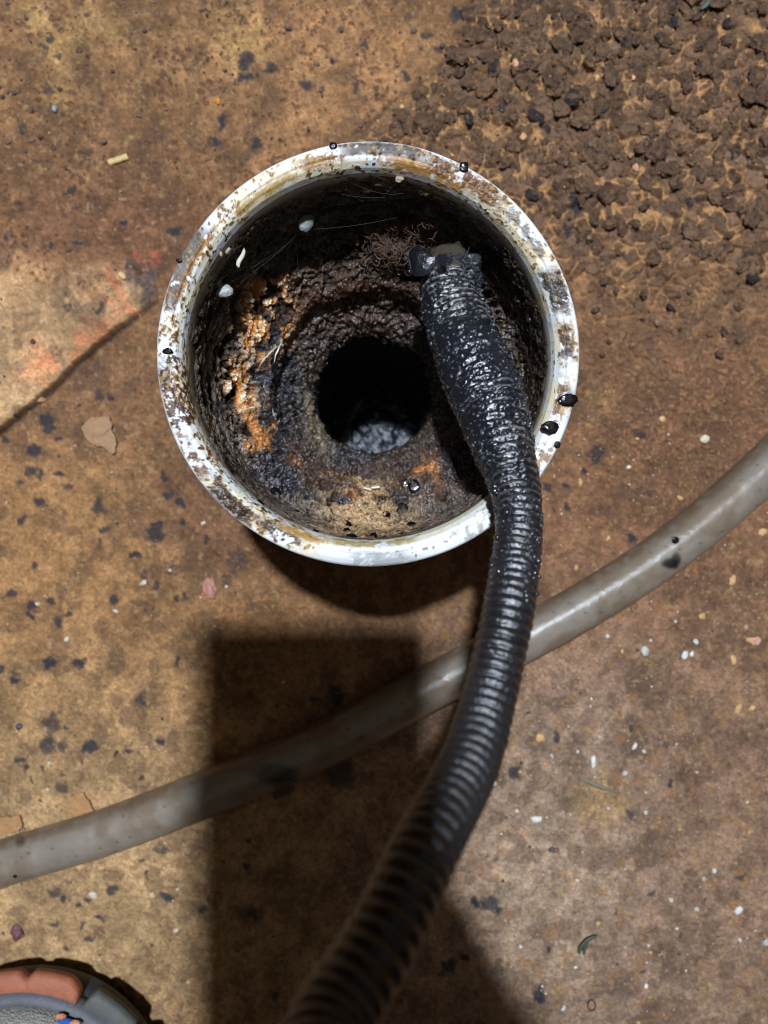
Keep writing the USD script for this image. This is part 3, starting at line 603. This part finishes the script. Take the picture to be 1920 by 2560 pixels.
# greasy lumps on the lip of the hose
for x, y, z, r in ((1168, 662, .0752, .0024), (1186, 655, .0735, .0020), (1156, 674, .0762, .0014), (1180, 680, .0742, .0021), (1146, 648, .0758, .0014), (1192, 700, .0720, .0018), (1130, 640, .0755, .0010), (1178, 685, .0765, .0010)):
    v, f = lump(r, r, int(x), 4, 0.6, 2.2); obj("grease_lump", (v + at(x, y, z), f), M_bead, hose, col=np.tile([0.012, 0.013, 0.016], (len(v), 1)), wet=np.ones(len(v)))

# ------------------------------------------------------------------ cloudy clear hose on the floor
RZ = 0.0083
cp = [at(x, y, RZ + 0.0006)[:3] for x, y in ((-900, 2420), (-400, 2300), (-120, 2205), (0, 2160), (213, 2096), (506, 1986), (810, 1860), (1100, 1706), (1366, 1566), (1678, 1371), (1920, 1165), (2150, 930), (2500, 520))]
S, tt2, _ = spline(cp, 0.0008); T, N, B = frames(S)
sg = np.arange(72) * 2 * np.pi / 72
ux = N[:, None] * np.cos(sg)[None, :, None] + B[:, None] * np.sin(sg)[None, :, None]
v = (S[:, None] + ux * RZ).reshape(-1, 3)
c1, c2 = fbm(v * 60, 3, 91), fbm(v * 300, 3, 92)
vc = np.tile([0.47, 0.40, 0.315], (len(v), 1)) * (0.8 + 0.4 * c1)[:, None]
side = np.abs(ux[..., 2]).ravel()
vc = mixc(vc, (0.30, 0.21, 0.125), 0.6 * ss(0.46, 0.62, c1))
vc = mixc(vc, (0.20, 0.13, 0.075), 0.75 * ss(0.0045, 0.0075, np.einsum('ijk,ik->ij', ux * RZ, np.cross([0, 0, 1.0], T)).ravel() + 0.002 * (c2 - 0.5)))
spk = ss(0.77, 0.80, fbm(v * 900, 2, 93)); vc = mixc(vc, (0.10, 0.075, 0.05), 0.8 * spk)
vc = mixc(vc, (0.50, 0.45, 0.36), 0.35 * ss(0.50, 0.68, c2))
vpx, vpy = v[:, 0] / (EYE - v[:, 2]) * F + 960, 1280 - v[:, 1] / (EYE - v[:, 2]) * F
for x, y, rx, ry, k in ((1678, 1408, 24, 16, .95), (1690, 1400, 12, 20, .8), (690, 1935, 60, 28, .7), (720, 1965, 40, 22, .7), (50, 2100, 10, 18, .5), (1230, 1640, 60, 40, .2)):
    d = np.hypot((vpx - x + 20 * (c2 - .5)) / rx, (vpy - y + 30 * (c1 - .5)) / ry); vc = mixc(vc, (0.03, 0.028, 0.027), k * (1 - ss(0.6, 1.3, d)) * (v[:, 2] > RZ * .7))
ch = thing("clear_hose", "cloudy grey-brown clear plastic hose lying across the floor under the black hose", "hose")
fq = grid_faces(len(S), 72, True)
iv_ = (S[:, None] + ux * (RZ - 0.0017)).reshape(-1, 3)
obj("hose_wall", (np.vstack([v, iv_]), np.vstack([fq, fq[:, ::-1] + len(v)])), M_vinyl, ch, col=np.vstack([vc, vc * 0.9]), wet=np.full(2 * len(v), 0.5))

# ------------------------------------------------------------------ shoe in the corner
shoe = thing("running_shoe", "toe of a grey running shoe with orange and grey sole lugs at the frame corner", "shoe")
sc_ = at(62, 2790, 0.02)[:2]
def outline(off=0.0, n=220):
    """Shoe outline, toe up, as seen from above; off pulls it inwards."""
    u = np.linspace(0, 2 * np.pi, n, endpoint=False)
    x, y = np.cos(u), np.sin(u)
    lx = np.where(y > 0, 0.0500, 0.0500 - 0.014 * ss(0, 0.75, -y)); ly = np.where(y > 0, 0.0505, 0.225)
    pw = np.where(y > 0, 1.0, 0.55)
    px, py = np.sign(x) * np.abs(x) ** pw * lx, np.sign(y) * np.abs(y) ** 1.0 * ly
    p = Polygon(np.column_stack([px, py])).buffer(0).buffer(-off) if off else Polygon(np.column_stack([px, py])).buffer(0)
    ext = p.exterior; st = np.array([ext.interpolate(t, normalized=True).coords[0] for t in np.linspace(0, 1, n, endpoint=False)])
    k = np.argmax(np.arctan2(st[:, 1] + 0.08, st[:, 0])); return np.roll(st, -k, 0) + sc_
def loft(levels, n=220):
    rings = [np.column_stack([outline(o, n), np.full(n, z)]) for o, z in levels]
    return np.vstack(rings), grid_faces(len(rings), n, True), [len(rings), n]
def layer(name, levels, c, m=M_rubber, wet_=0.4, toe=0.004):
    v, f, _ = loft(levels)
    v[:, 2] += toe * ss(-0.03, 0.05, v[:, 1] - sc_[1])                  # toe spring
    obj(name, (v, f), m, shoe, col=np.tile(c, (len(v), 1)) * (0.75 + 0.5 * fbm(v * 160, 3, 5))[:, None], wet=np.full(len(v), wet_))
layer("outsole", [(0.012, 0.0015), (0.0062, 0.0015), (0.0050, 0.003), (0.0050, 0.012), (0.012, 0.013)], (0.012, 0.012, 0.012))
layer("midsole", [(0.009, 0.011), (0.0062, 0.0125), (0.0052, 0.0165), (0.0058, 0.0195), (0.0076, 0.0208), (0.0095, 0.0208), (0.012, 0.019)], (0.095, 0.095, 0.105))
layer("upper", [(0.0098, 0.0185), (0.0092, 0.0225), (0.0108, 0.0265), (0.0130, 0.0290), (0.0140, 0.0285), (0.0158, 0.0315), (0.0200, 0.0370), (0.0255, 0.0420), (0.031, 0.0455), (0.0345, 0.047)], (0.24, 0.235, 0.20), M_fabric, 0.2)
def lug(a0, a1, c, notch=None, h0=0.0125, h1=0.0185, out=0.0, name="sole_lug"):
    n = 60; a = np.radians(np.linspace(a0, a1, n)); u = np.linspace(0, 1, n)
    e = np.minimum(1, np.minimum(u, 1 - u) * 9) ** 0.5
    if notch: e = e * (1 - 0.45 * np.exp(-((u - notch) / 0.035) ** 2))
    ro = 0.0455 + (0.0052 + out) * e
    sec = [(0.0445, h0), (1, h0 + 0.001), (1, h1 - 0.002), (0.75, h1 - 0.0003), (0.0450, h1 + 0.0006), (0.0440, h1 - 0.001)]
    rings = []
    for r_, z in sec:
        rad_ = np.full(n, r_) if r_ < 0.5 else 0.0455 + (ro - 0.0455) * r_
        rings.append(np.column_stack([sc_[0] + rad_ * np.cos(a), sc_[1] + rad_ * np.sin(a), z + 0.004 * ss(-0.03, 0.05, rad_ * np.sin(a))]))
    v = np.stack(rings, 1).reshape(-1, 3); f = grid_faces(n, len(sec), True)
    caps = np.array([[0, k, k + 1] for k in range(1, len(sec) - 1)]); caps = np.vstack([caps[:, ::-1], caps + (n - 1) * len(sec)])
    f3 = np.vstack([f[:, [0, 1, 2]], f[:, [0, 2, 3]], caps])
    obj(name, (v, f3), M_rubber, shoe, smooth=40, col=None) if False else obj(name, (v, f3), M_rubber, shoe, col=np.tile(c, (len(v), 1)) * (0.8 + 0.4 * fbm(v * 200, 3, 6))[:, None], wet=np.full(len(v), 0.3), label="orange rubber sole lug" if c[0] > 0.3 else "dark grey rubber sole lug")
lug(65, 122, (0.31, 0.098, 0.045), notch=0.42)
lug(37, 62, (0.075, 0.078, 0.068))
lug(14, 35, (0.075, 0.078, 0.068)); lug(-9, 12, (0.075, 0.078, 0.068)); lug(126, 150, (0.075, 0.078, 0.068)); lug(153, 178, (0.46, 0.125, 0.045))
for (x, y), c, r in (((163, 2556), (0.02, 0.075, 0.30), 0.0022), ((152, 2540), (0.50, 0.20, 0.10), 0.0014), ((188, 2557), (0.50, 0.22, 0.12), 0.0014)):
    v, f = lump(r, 0.0012, int(x), 3, 0.2); v = v * [1.4, 0.7, 1]
    p = at(x, y, 0.0272); v += p
    obj("stitched_patch", (v, f), M_fabric, shoe, col=np.tile(c, (len(v), 1)), wet=np.full(len(v), 0.3), label="blue patch on the upper" if c[2] > .2 else "orange edge of the patch on the upper")

# ------------------------------------------------------------------ oil drops
def drop(pos, r, nrm, label, flat=0.75, group=None, sx_=1.0, rot=0.0):
    v, f = lump(1.0, 1.0, int(abs(pos[0]) * 1e6) % 991, 4, 0.32, 1.0)
    v[:, 2] = np.minimum(v[:, 2], 0.8 + 0.12 * (v[:, 2] - 0.8))
    v = v * [r * sx_, r / sx_, r * flat]
    v = v @ trimesh.geometry.align_vectors([0, 0, 1], nrm)[:3, :3].T if rot == 0 else (v @ trimesh.transformations.rotation_matrix(rot, [0, 0, 1])[:3, :3].T)
    obj("oil_drop", (v + pos, f), M_black, label=label, cat="oil drop", group=group)
UPV = np.array([0, 0, 1.0])
kr = (EYE - TOP) / F
for x, y, r, lab, s_ in ((832, 364, 11, "small black oil drop on the top of the white rim, left of its brown band", 1), (1160, 417, 15, "round black oil drop on the white spot of the rim's upper right", 1),
    (1420, 1000, 19, "largest black oil drop, upper of the two beads on the right side of the rim", 1.2), (1375, 1068, 18, "black oil bead on the rim's inner edge just right of the black hose", 1.1),
    (1394, 1112, 8, "tiny black oil drop on the white rim below the two big beads", 1), (419, 878, 9, "black oil drop on the left side of the rim", 1.3), (447, 651, 7, "tiny black oil drop on the grey patch of the rim's upper left", 1.2)):
    drop(at(x, y, TOP + 0.0003), r * kr * (0.85 if y < 700 else 1), UPV, lab, 0.42, None, s_)
for x, y, r in ((868, 1308, 15), (880, 1338, 12), (969, 1286, 11), (1000, 1268, 15), (1027, 1308, 13), (866, 1322, 10), (647, 1262, 12), (745, 1275, 8), (1035, 1218, 16), (690, 1222, 14), (1010, 1205, 12), (790, 1330, 8), (935, 1335, 9)):
    p, nn = on_lining(x, y)
    drop(p - nn * r * 0.00003, r * 0.000117, UPV * 0.6 + nn * 0.4, where(x, y, "black oil drop on the crust"), 0.25, "oil drops on the crust inside the pipe")
for x, y, r, lab in ((1688, 1352, 9, "small wet oil drop on the clear hose above the black smear"), (41, 2156, 7, "black oil drop on the clear hose at the left edge of the picture"), (38, 2190, 5, "smallest oil drop on the left end of the clear hose")):
    drop(at(x, y, 2 * RZ - 0.0002 if y > 2000 else 0.0165), r * 0.000142, UPV, lab, 0.6)

# ------------------------------------------------------------------ small things on the floor and in the pipe
def bit(name, px, py, rx, ry, rot, hgt, c, label, cat, group=None, wet_=0.3, seed=None, rough=0.3, z=None, pos=None, nrm=None, sub=3):
    seed = seed or int(px * 7 + py)
    k = K0
    v, f = lump(1, 1, seed, sub, rough, 1.3, 0.5); v = v * [rx * k, ry * k, hgt]
    a = math.radians(rot); v = np.column_stack([v[:, 0] * math.cos(a) - v[:, 1] * math.sin(a), v[:, 0] * math.sin(a) + v[:, 1] * math.cos(a), v[:, 2]])
    if nrm is not None: v = v @ trimesh.geometry.align_vectors([0, 0, 1], nrm)[:3, :3].T
    if pos is None:
        p = at(px, py); p[2] = floor_z(p[0], p[1]) + 0.3 * hgt if z is None else z
        if z is not None: p = at(px, py, z)
    else: p = pos
    return obj(name, (v + p, f), M_plain, col=np.tile(c, (len(v), 1)) * (0.75 + 0.5 * fbm(v * 900, 2, seed))[:, None], wet=np.full(len(v), wet_), label=label, cat=cat, group=group)
# cut yellow straw
a, b = at(272, 407, 0.0016), at(319, 391, 0.0016)
Pk = np.linspace(a, b, 16); _, Nn, Bb = frames(Pk); sg2 = np.arange(20) * 2 * np.pi / 20
ring = lambda r_: np.vstack([Pk[i] + r_ * (1 + 0.08 * math.sin(i)) * (np.cos(sg2)[:, None] * Nn[i] * 1.15 + np.sin(sg2)[:, None] * Bb[i] * 0.85) for i in range(16)])
v = np.vstack([ring(0.00105), ring(0.0008)]); f = np.vstack([grid_faces(16, 20, True), grid_faces(16, 20, True)[:, ::-1] + 320])
obj("straw_piece", (v, f), M_plain, col=np.tile([0.52, 0.37, 0.14], (len(v), 1)) * (0.7 + 0.6 * fbm(v * 700, 2, 4))[:, None], wet=np.full(len(v), 0.5), label="short yellow piece of cut straw lying on the floor, upper left", cat="straw")
bit("pebble", 138, 274, 7, 9, 20, 0.0011, (0.22, 0.23, 0.24), "small grey pebble on the brown floor near the upper left", "pebble", wet_=0.5)
bit("orange_grain", 546, 255, 5.5, 8, 10, 0.0008, (0.62, 0.22, 0.035), "bright orange grain on the floor above the yellow straw", "grain", wet_=0.6)
bit("seed", 311, 694, 11, 7, -40, 0.0009, (0.55, 0.42, 0.19), "pale yellow seed beside the dark blue stain left of the pipe", "seed")
bit("pebble", 103, 1000, 13, 8, 5, 0.0013, (0.30, 0.17, 0.07), "brown pebble lying on the edge of the raised sheet at the left", "pebble")
bit("paint_chip", 1760, 1098, 11, 10, 15, 0.0008, (0.58, 0.50, 0.36), "pale angular chip on the dark floor above the clear hose", "chip")
bit("paint_chip", 1574, 1168, 9, 5, 10, 0.0005, (0.66, 0.56, 0.46), "thin pale chip between the pipe and the clear hose", "chip")
bit("paint_chip", 1655, 1047, 8, 7, 15, 0.0006, (0.55, 0.35, 0.16), "tan chip right of the pipe rim", "chip")
white = [(1611, 1627, 14, 12), (1712, 1637, 12, 10), (1728, 1635, 8, 6), (1740, 1605, 7, 8), (1563, 1933, 8, 7), (1612, 2030, 7, 6), (1341, 2048, 9, 17), (1483, 1903, 18, 8), (1586, 1865, 11, 6), (1610, 1878, 6, 6), (1757, 2195, 6, 7), (1785, 2176, 8, 7), (1677, 2249, 7, 7), (1740, 2272, 6, 7),
         (1915, 2355, 10, 12), (1408, 2518, 9, 5), (1380, 1890, 4, 8), (1302, 2366, 5, 5), (1497, 1841, 6, 5), (1848, 2348, 5, 6), (1845, 2275, 14, 9), (1518, 1591, 6, 6), (1520, 2020, 5, 5), (1235, 1958, 8, 7)]
for x, y, rx, ry in white:
    bit("white_chip", x, y, rx * .8, ry * .8, rng.uniform(0, 90), 0.0007, tuple(np.array([0.62, 0.59, 0.53]) * rng.uniform(.6, 1.1)), where(x, y, "small white chip"), "chip", "white chips on the floor at the lower right", rough=0.45)
for x, y, rx, ry in ((1880, 1770, 12, 8), (1845, 1772, 16, 9), (1350, 1845, 14, 12), (1756, 1540, 9, 8), (1440, 1420, 9, 6), (1520, 1345, 10, 6), (1830, 1450, 14, 10), (1450, 1205, 12, 6), (1700, 1245, 8, 7), (1495, 2310, 8, 7), (1870, 2078, 7, 4), (1625, 2380, 6, 6), (1905, 1330, 12, 14), (1833, 1650, 8, 14), (1876, 1600, 14, 9)):
    bit("ochre_chip", x, y, rx * .8, ry * .8, rng.uniform(0, 90), 0.0006, (0.48, 0.28, 0.11), where(x, y, "ochre crumb on the floor"), "crumb", "ochre crumbs on the floor at the right", rough=0.5)
for x, y, rx, ry in ((360, 1457, 11, 7), (290, 1528, 9, 5), (232, 2237, 12, 9), (94, 1510, 7, 6), (124, 1908, 6, 6), (120, 1973, 5, 6), (168, 1598, 8, 7), (426, 1426, 5, 5), (566, 1467, 5, 5), (444, 2224, 5, 5), (508, 1308, 7, 6), (545, 1238, 8, 4), (440, 2325, 8, 6)):
    bit("pale_chip", x, y, rx * .8, ry * .8, rng.uniform(-30, 30), 0.0006, (0.52, 0.44, 0.33), where(x, y, "pale chip on the floor"), "chip", "pale chips among the oil spots at the left", rough=0.45)
bit("pink_lump", 527, 1472, 16, 24, 15, 0.0012, (0.36, 0.16, 0.115), "pinkish lump of old paint on the floor below the pipe's left side", "paint lump", rough=0.5)
bit("red_lump", 45, 2330, 14, 18, 20, 0.0014, (0.13, 0.055, 0.055), "dark red crumbly lump above the shoe at the left edge", "lump", rough=0.6)
bit("pink_crumb", 1888, 1602, 12, 10, 20, 0.0009, (0.55, 0.26, 0.19), "pink crumb at the right edge below the clear hose", "crumb", rough=0.45)
bit("pink_crumb", 1290, 165, 10, 14, 10, 0.0012, (0.55, 0.28, 0.15), "pinkish crumb in the dark rust crust near the top", "crumb", z=0.003, rough=0.45)
bit("pink_crumb", 1590, 420, 7, 10, 10, 0.0012, (0.55, 0.30, 0.18), "pink crumb in the rust crust to the right of the pipe", "crumb", z=0.003, rough=0.45)
# thin flakes that lift off the floor
def flake(poly, hgt, c, label, curl=0.001):
    poly = np.array(poly, float); pg = Polygon(poly)
    xs = np.arange(poly[:, 0].min(), poly[:, 0].max() + 1, 2.0); ys = np.arange(poly[:, 1].min(), poly[:, 1].max() + 1, 2.0)
    m = trimesh.creation.extrude_polygon(pg, 1.0, engine="earcut"); m = m.subdivide_to_size(9)
    v = np.array(m.vertices); c0 = v[:, :2].mean(0)
    topm = v[:, 2] > 0.5
    j = noise(np.column_stack([v[:, :2] * 0.11, v[:, :1] * 0]), 5) - 0.5
    v[:, :2] += (np.column_stack([j, noise(np.column_stack([v[:, :2] * 0.11 + 30, v[:, :1] * 0]), 6) - 0.5])) * 9
    w = np.array([at(x, y) for x, y in v[:, :2]]); p0 = at(*c0)
    up_ = curl * ss(0, 60, v[:, 0] - poly[:, 0].min()) 
    w[:, 2] = np.array([floor_z(*q[:2]) for q in w]) * 0.5 + floor_z(*p0[:2]) * 0.5 + 0.0003 + up_ + topm * hgt + 0.0004 * j
    obj("loose_flake", (w, np.array(m.faces)), M_plain, smooth=35, label=label, cat="flake", col=None) if False else None
    g = trimesh.Trimesh(w, m.faces, process=False)
    obj("loose_flake", g, M_plain, smooth=False, label=label, cat="flake", col=np.tile(c, (len(w), 1)) * (0.7 + 0.6 * fbm(w * 420, 3, 6))[:, None], wet=np.full(len(w), 0.15))
flake([(205, 1068), (232, 1043), (278, 1042), (284, 1075), (291, 1100), (292, 1138), (262, 1122), (222, 1105)], 0.0005, (0.30, 0.172, 0.080), "pale tan flake peeling off the floor left of the pipe", 0.0008)
flake([(160, 2010), (178, 1988), (214, 1976), (226, 2000), (236, 2024), (205, 2036), (165, 2034)], 0.0006, (0.36, 0.19, 0.07), "orange-tan flake tucked against the upper side of the clear hose", 0.0008)
flake([(-20, 2052), (20, 2040), (52, 2036), (62, 2070), (20, 2084), (-20, 2090)], 0.0006, (0.34, 0.18, 0.07), "orange-tan flake by the clear hose at the left edge of the picture", 0.0006)
# bits of green leaf
def sprig(pts, wid, c, label):
    pts = np.array([at(x, y, z) for x, y, z in pts]); S_, t_, _ = spline(np.column_stack([pts, np.zeros(len(pts))]), 0.0003)
    S_ = S_[:, :3]; T_, N_, B_ = frames(S_); n = len(S_); w = wid * np.sin(np.linspace(0.35, np.pi - 0.2, n)) ** 0.7
    a8 = np.arange(8) * np.pi / 4
    v = (S_[:, None] + (N_[:, None] * np.cos(a8)[None, :, None] + B_[:, None] * 0.35 * np.sin(a8)[None, :, None]) * w[:, None, None]).reshape(-1, 3)
    return v, grid_faces(n, 8, True), c, label
t = thing("leaf_sprig", "small green sprig with a bent stem on the floor at the lower right", "leaf")
for pt, w in (([(1448, 2385, .0015), (1458, 2362, .002), (1478, 2346, .0024), (1494, 2340, .002)], 0.0009), ([(1460, 2388, .0012), (1464, 2368, .0018), (1472, 2350, .0022)], 0.0006)):
    v, f, c, _ = sprig(pt, w, None, None); obj("leaflet", (v, f), M_plain, t, col=np.tile([0.055, 0.065, 0.04], (len(v), 1)), wet=np.full(len(v), 0.4))
v, f, c, lab = sprig([(1448, 1945, .0012), (1480, 1958, .0016), (1510, 1970, .0018), (1548, 1978, .0012)], 0.0008, None, "dull green leaf blade lying flat below the clear hose")
obj("grass_blade", (v, f), M_plain, col=np.tile([0.15, 0.13, 0.085], (len(v), 1)), wet=np.full(len(v), 0.3), label=lab, cat="leaf")
v, f, c, lab = sprig([(1752, 22, .0045), (1765, 12, .005), (1778, -12, .005)], 0.0010, None, "dark green needle in the rust crust at the top edge")
obj("grass_blade", (v, f), M_plain, col=np.tile([0.05, 0.07, 0.055], (len(v), 1)), wet=np.full(len(v), 0.3), label=lab, cat="leaf")
cc_ = at(1479, 2514, 0.0009); sg3 = np.linspace(0, 2 * np.pi, 40, endpoint=False)
tor = trimesh.creation.torus(0.0017, 0.00028, 40, 8); obj("wire_ring", (np.array(tor.vertices) * [0.85, 1.15, 1] + cc_, np.array(tor.faces)), M_plain, col=np.tile([0.05, 0.038, 0.03], (len(tor.vertices), 1)), wet=np.full(len(tor.vertices), 0.4), label="tiny dark ring lying on the floor at the lower right", cat="ring")

# pale lumps and husks stuck inside the pipe
for x, y, rx, ry, rot, c, lab in ((555, 727, 21, 13, -8, (0.34, 0.35, 0.33), "larger pale oval shell stuck on the dark inner wall, left"), (766, 556, 15, 19, -25, (0.20, 0.21, 0.20), "grey pale shell stuck on the dark inner wall near its top")):
    p, nn = on_lining(x, y); q = p + nn * 0.0006
    bit("snail_shell", x, y, rx, ry, rot, 0.0018, c, lab, "shell", pos=q + [0, 0, 0.001], wet_=0.8, rough=0.18)
p, nn = on_lining(601, 640)
v, f = lump(1, 1, 77, 3, 0.2); w = v * [0.0007, 0.0030, 0.0006]; w[:, 0] += 0.0008 * np.sin(v[:, 1] * 2.2); w[:, 0] *= 1 - 0.45 * v[:, 1]
obj("husk", (w + p + nn * 0.0012 + [0, 0, .001], f), M_plain, col=np.tile([0.52, 0.47, 0.36], (len(v), 1)), wet=np.full(len(v), 0.3), label="pale pointed husk hanging on the dark inner wall above the oval shell", cat="husk")
for x, y, rx, ry, rot, lab in ((569, 628, 9, 6, 60, "small tan seed stuck to the left inner wall of the pipe"), (545, 633, 4, 9, 20, "thin pale splinter on the left inner wall of the pipe"), (1004, 415, 10, 7, 0, "small pale shell just inside the top of the rim")):
    p, nn = on_lining(x, y); bit("seed", x, y, rx * .8, ry * .8, rot, 0.0008, (0.34, 0.27, 0.2), lab, "seed", pos=p + nn * 0.0005 + [0, 0, .0004])
for pa, pb, lab in (((912, 1219), (926, 1222), "left one of two white splinters on the crust below the dark hole"), ((933, 1221), (949, 1221), "right one of two white splinters on the crust below the dark hole")):
    Pk = np.linspace(on_lining(*pa)[0] + [0, 0, .0012], on_lining(*pb)[0] + [0, 0, .0012], 8); _, Nn, Bb = frames(Pk)
    v = np.vstack([Pk[i] + 0.00028 * (np.cos(sg2)[:, None] * Nn[i] + np.sin(sg2)[:, None] * Bb[i]) for i in range(8)])
    obj("splinter", (v, grid_faces(8, 20, True)), M_plain, col=np.tile([0.75, 0.72, 0.64], (len(v), 1)), wet=np.full(len(v), 0.4), label=lab, cat="splinter")

# tuft of fine roots, and cobweb threads
def curves(name, lines, width, m, label, cat, kind=None):
    c = UsdGeom.BasisCurves.Define(stage, numbered("/World/" + name)); c.CreateTypeAttr("cubic"); c.CreateBasisAttr("catmullRom"); c.CreateWrapAttr("pinned")
    c.CreateCurveVertexCountsAttr([len(l) for l in lines]); c.CreatePointsAttr(Vt.Vec3fArray.FromNumpy(np.vstack(lines).astype(np.float32)))
    c.CreateWidthsAttr([width]); c.SetWidthsInterpolation("constant")
    UsdShade.MaterialBindingAPI.Apply(c.GetPrim()).Bind(m); put(c.GetPrim(), label, cat, None, kind)
lines = []
for k in range(520):
    x, y = np.clip(rng.normal(1000, 44), 915, 1085), np.clip(rng.normal(600, 34), 556, 670)
    p, nn = on_lining(x, y); p = p + nn * rng.uniform(-0.0005, 0.0022)
    a, rr_, hh = rng.uniform(0, 6.28), rng.uniform(0.0006, 0.0019), rng.uniform(-0.001, 0.002)
    t = np.linspace(0, rng.uniform(1.5, 5.5), 10)
    ax = rng.normal(size=3); ax /= np.linalg.norm(ax); u = np.cross(ax, [0, 0, 1]); u /= np.linalg.norm(u); w = np.cross(ax, u)
    lines.append(p + rr_ * (np.cos(t + a)[:, None] * u + np.sin(t + a)[:, None] * w) + ax * hh * t[:, None] / 4)
curves("root_tuft", lines, 0.00016, M_fibre, "brown tuft of fine curly roots on the crust beside the end of the black hose", "roots")
def web(a, b, sag): 
    t = np.linspace(0, 1, 12)[:, None]; return a * (1 - t) + b * t - np.array([0, 0, sag]) * 4 * t * (1 - t)
wl = lambda x, y, k=0.002: on_lining(x, y)[0] + on_lining(x, y)[1] * k
lines = [web(wl(600, 690), wl(740, 570), .001), web(wl(610, 665), wl(712, 600), .0005), web(wl(660, 655), wl(735, 590), .002), web(wl(760, 560), wl(1000, 530), .002), web(wl(860, 440), wl(905, 490), .002), web(wl(850, 470), wl(960, 480), .001), web(wl(880, 420), wl(1010, 470), .003), web(wl(735, 600), wl(738, 690), .0)]
curves("cobweb", lines, 0.000028, M_web, "thin cobweb threads across the dark upper inner wall of the pipe", "cobweb")
a = [on_lining(x, y)[0] + [0, 0, .0012] for x, y in ((1098, 1030), (1085, 1070), (1062, 1108), (1030, 1135), (1000, 1180))]
curves("hair", [np.array(a)], 0.00012, M_fibre, "single long hair curving along the lower right edge of the dark hole", "hair")

# ------------------------------------------------------------------ the telephone that takes the picture, above the lens plane: it casts the square shadow
phone = thing("smartphone", "dark smartphone held flat above the floor, the one that throws the square shadow", "phone")
def slab(x0, x1, y0, y1, z0, z1, r, name, c):
    pg = Polygon([(x0 + r, y0 + r), (x1 - r, y0 + r), (x1 - r, y1 - r), (x0 + r, y1 - r)]).buffer(r, quad_segs=12)
    m = trimesh.creation.extrude_polygon(pg, z1 - z0, engine="earcut"); v = np.array(m.vertices) + [0, 0, z0]
    obj(name, (v, np.array(m.faces)), M_plain, phone, smooth=35, label=None) if False else obj(name, trimesh.Trimesh(v, m.faces, process=False), M_plain, phone, smooth=False, col=np.tile(c, (len(v), 1)), wet=np.full(len(v), 0.6))
slab(-0.0692, 0.004, -0.112, 0.0422, 0.3035, 0.3115, 0.006, "body", (0.02, 0.02, 0.022))
slab(-0.0677, 0.0025, -0.1105, 0.0407, 0.3117, 0.3123, 0.005, "screen", (0.01, 0.01, 0.01))
pg = Polygon([(0.0042, -0.030), (0.012, -0.040), (0.0345, -0.079), (0.040, -0.100), (0.040, -0.112), (0.0042, -0.112)]).buffer(-0.002).buffer(0.002)
m = trimesh.creation.extrude_polygon(pg, 0.0016, engine="earcut"); v = np.array(m.vertices) + [0, 0, 0.3040]
obj("case_cover", trimesh.Trimesh(v, m.faces, process=False), M_plain, phone, smooth=False, col=np.tile([0.03, 0.025, 0.022], (len(v), 1)), wet=np.full(len(v), 0.3))
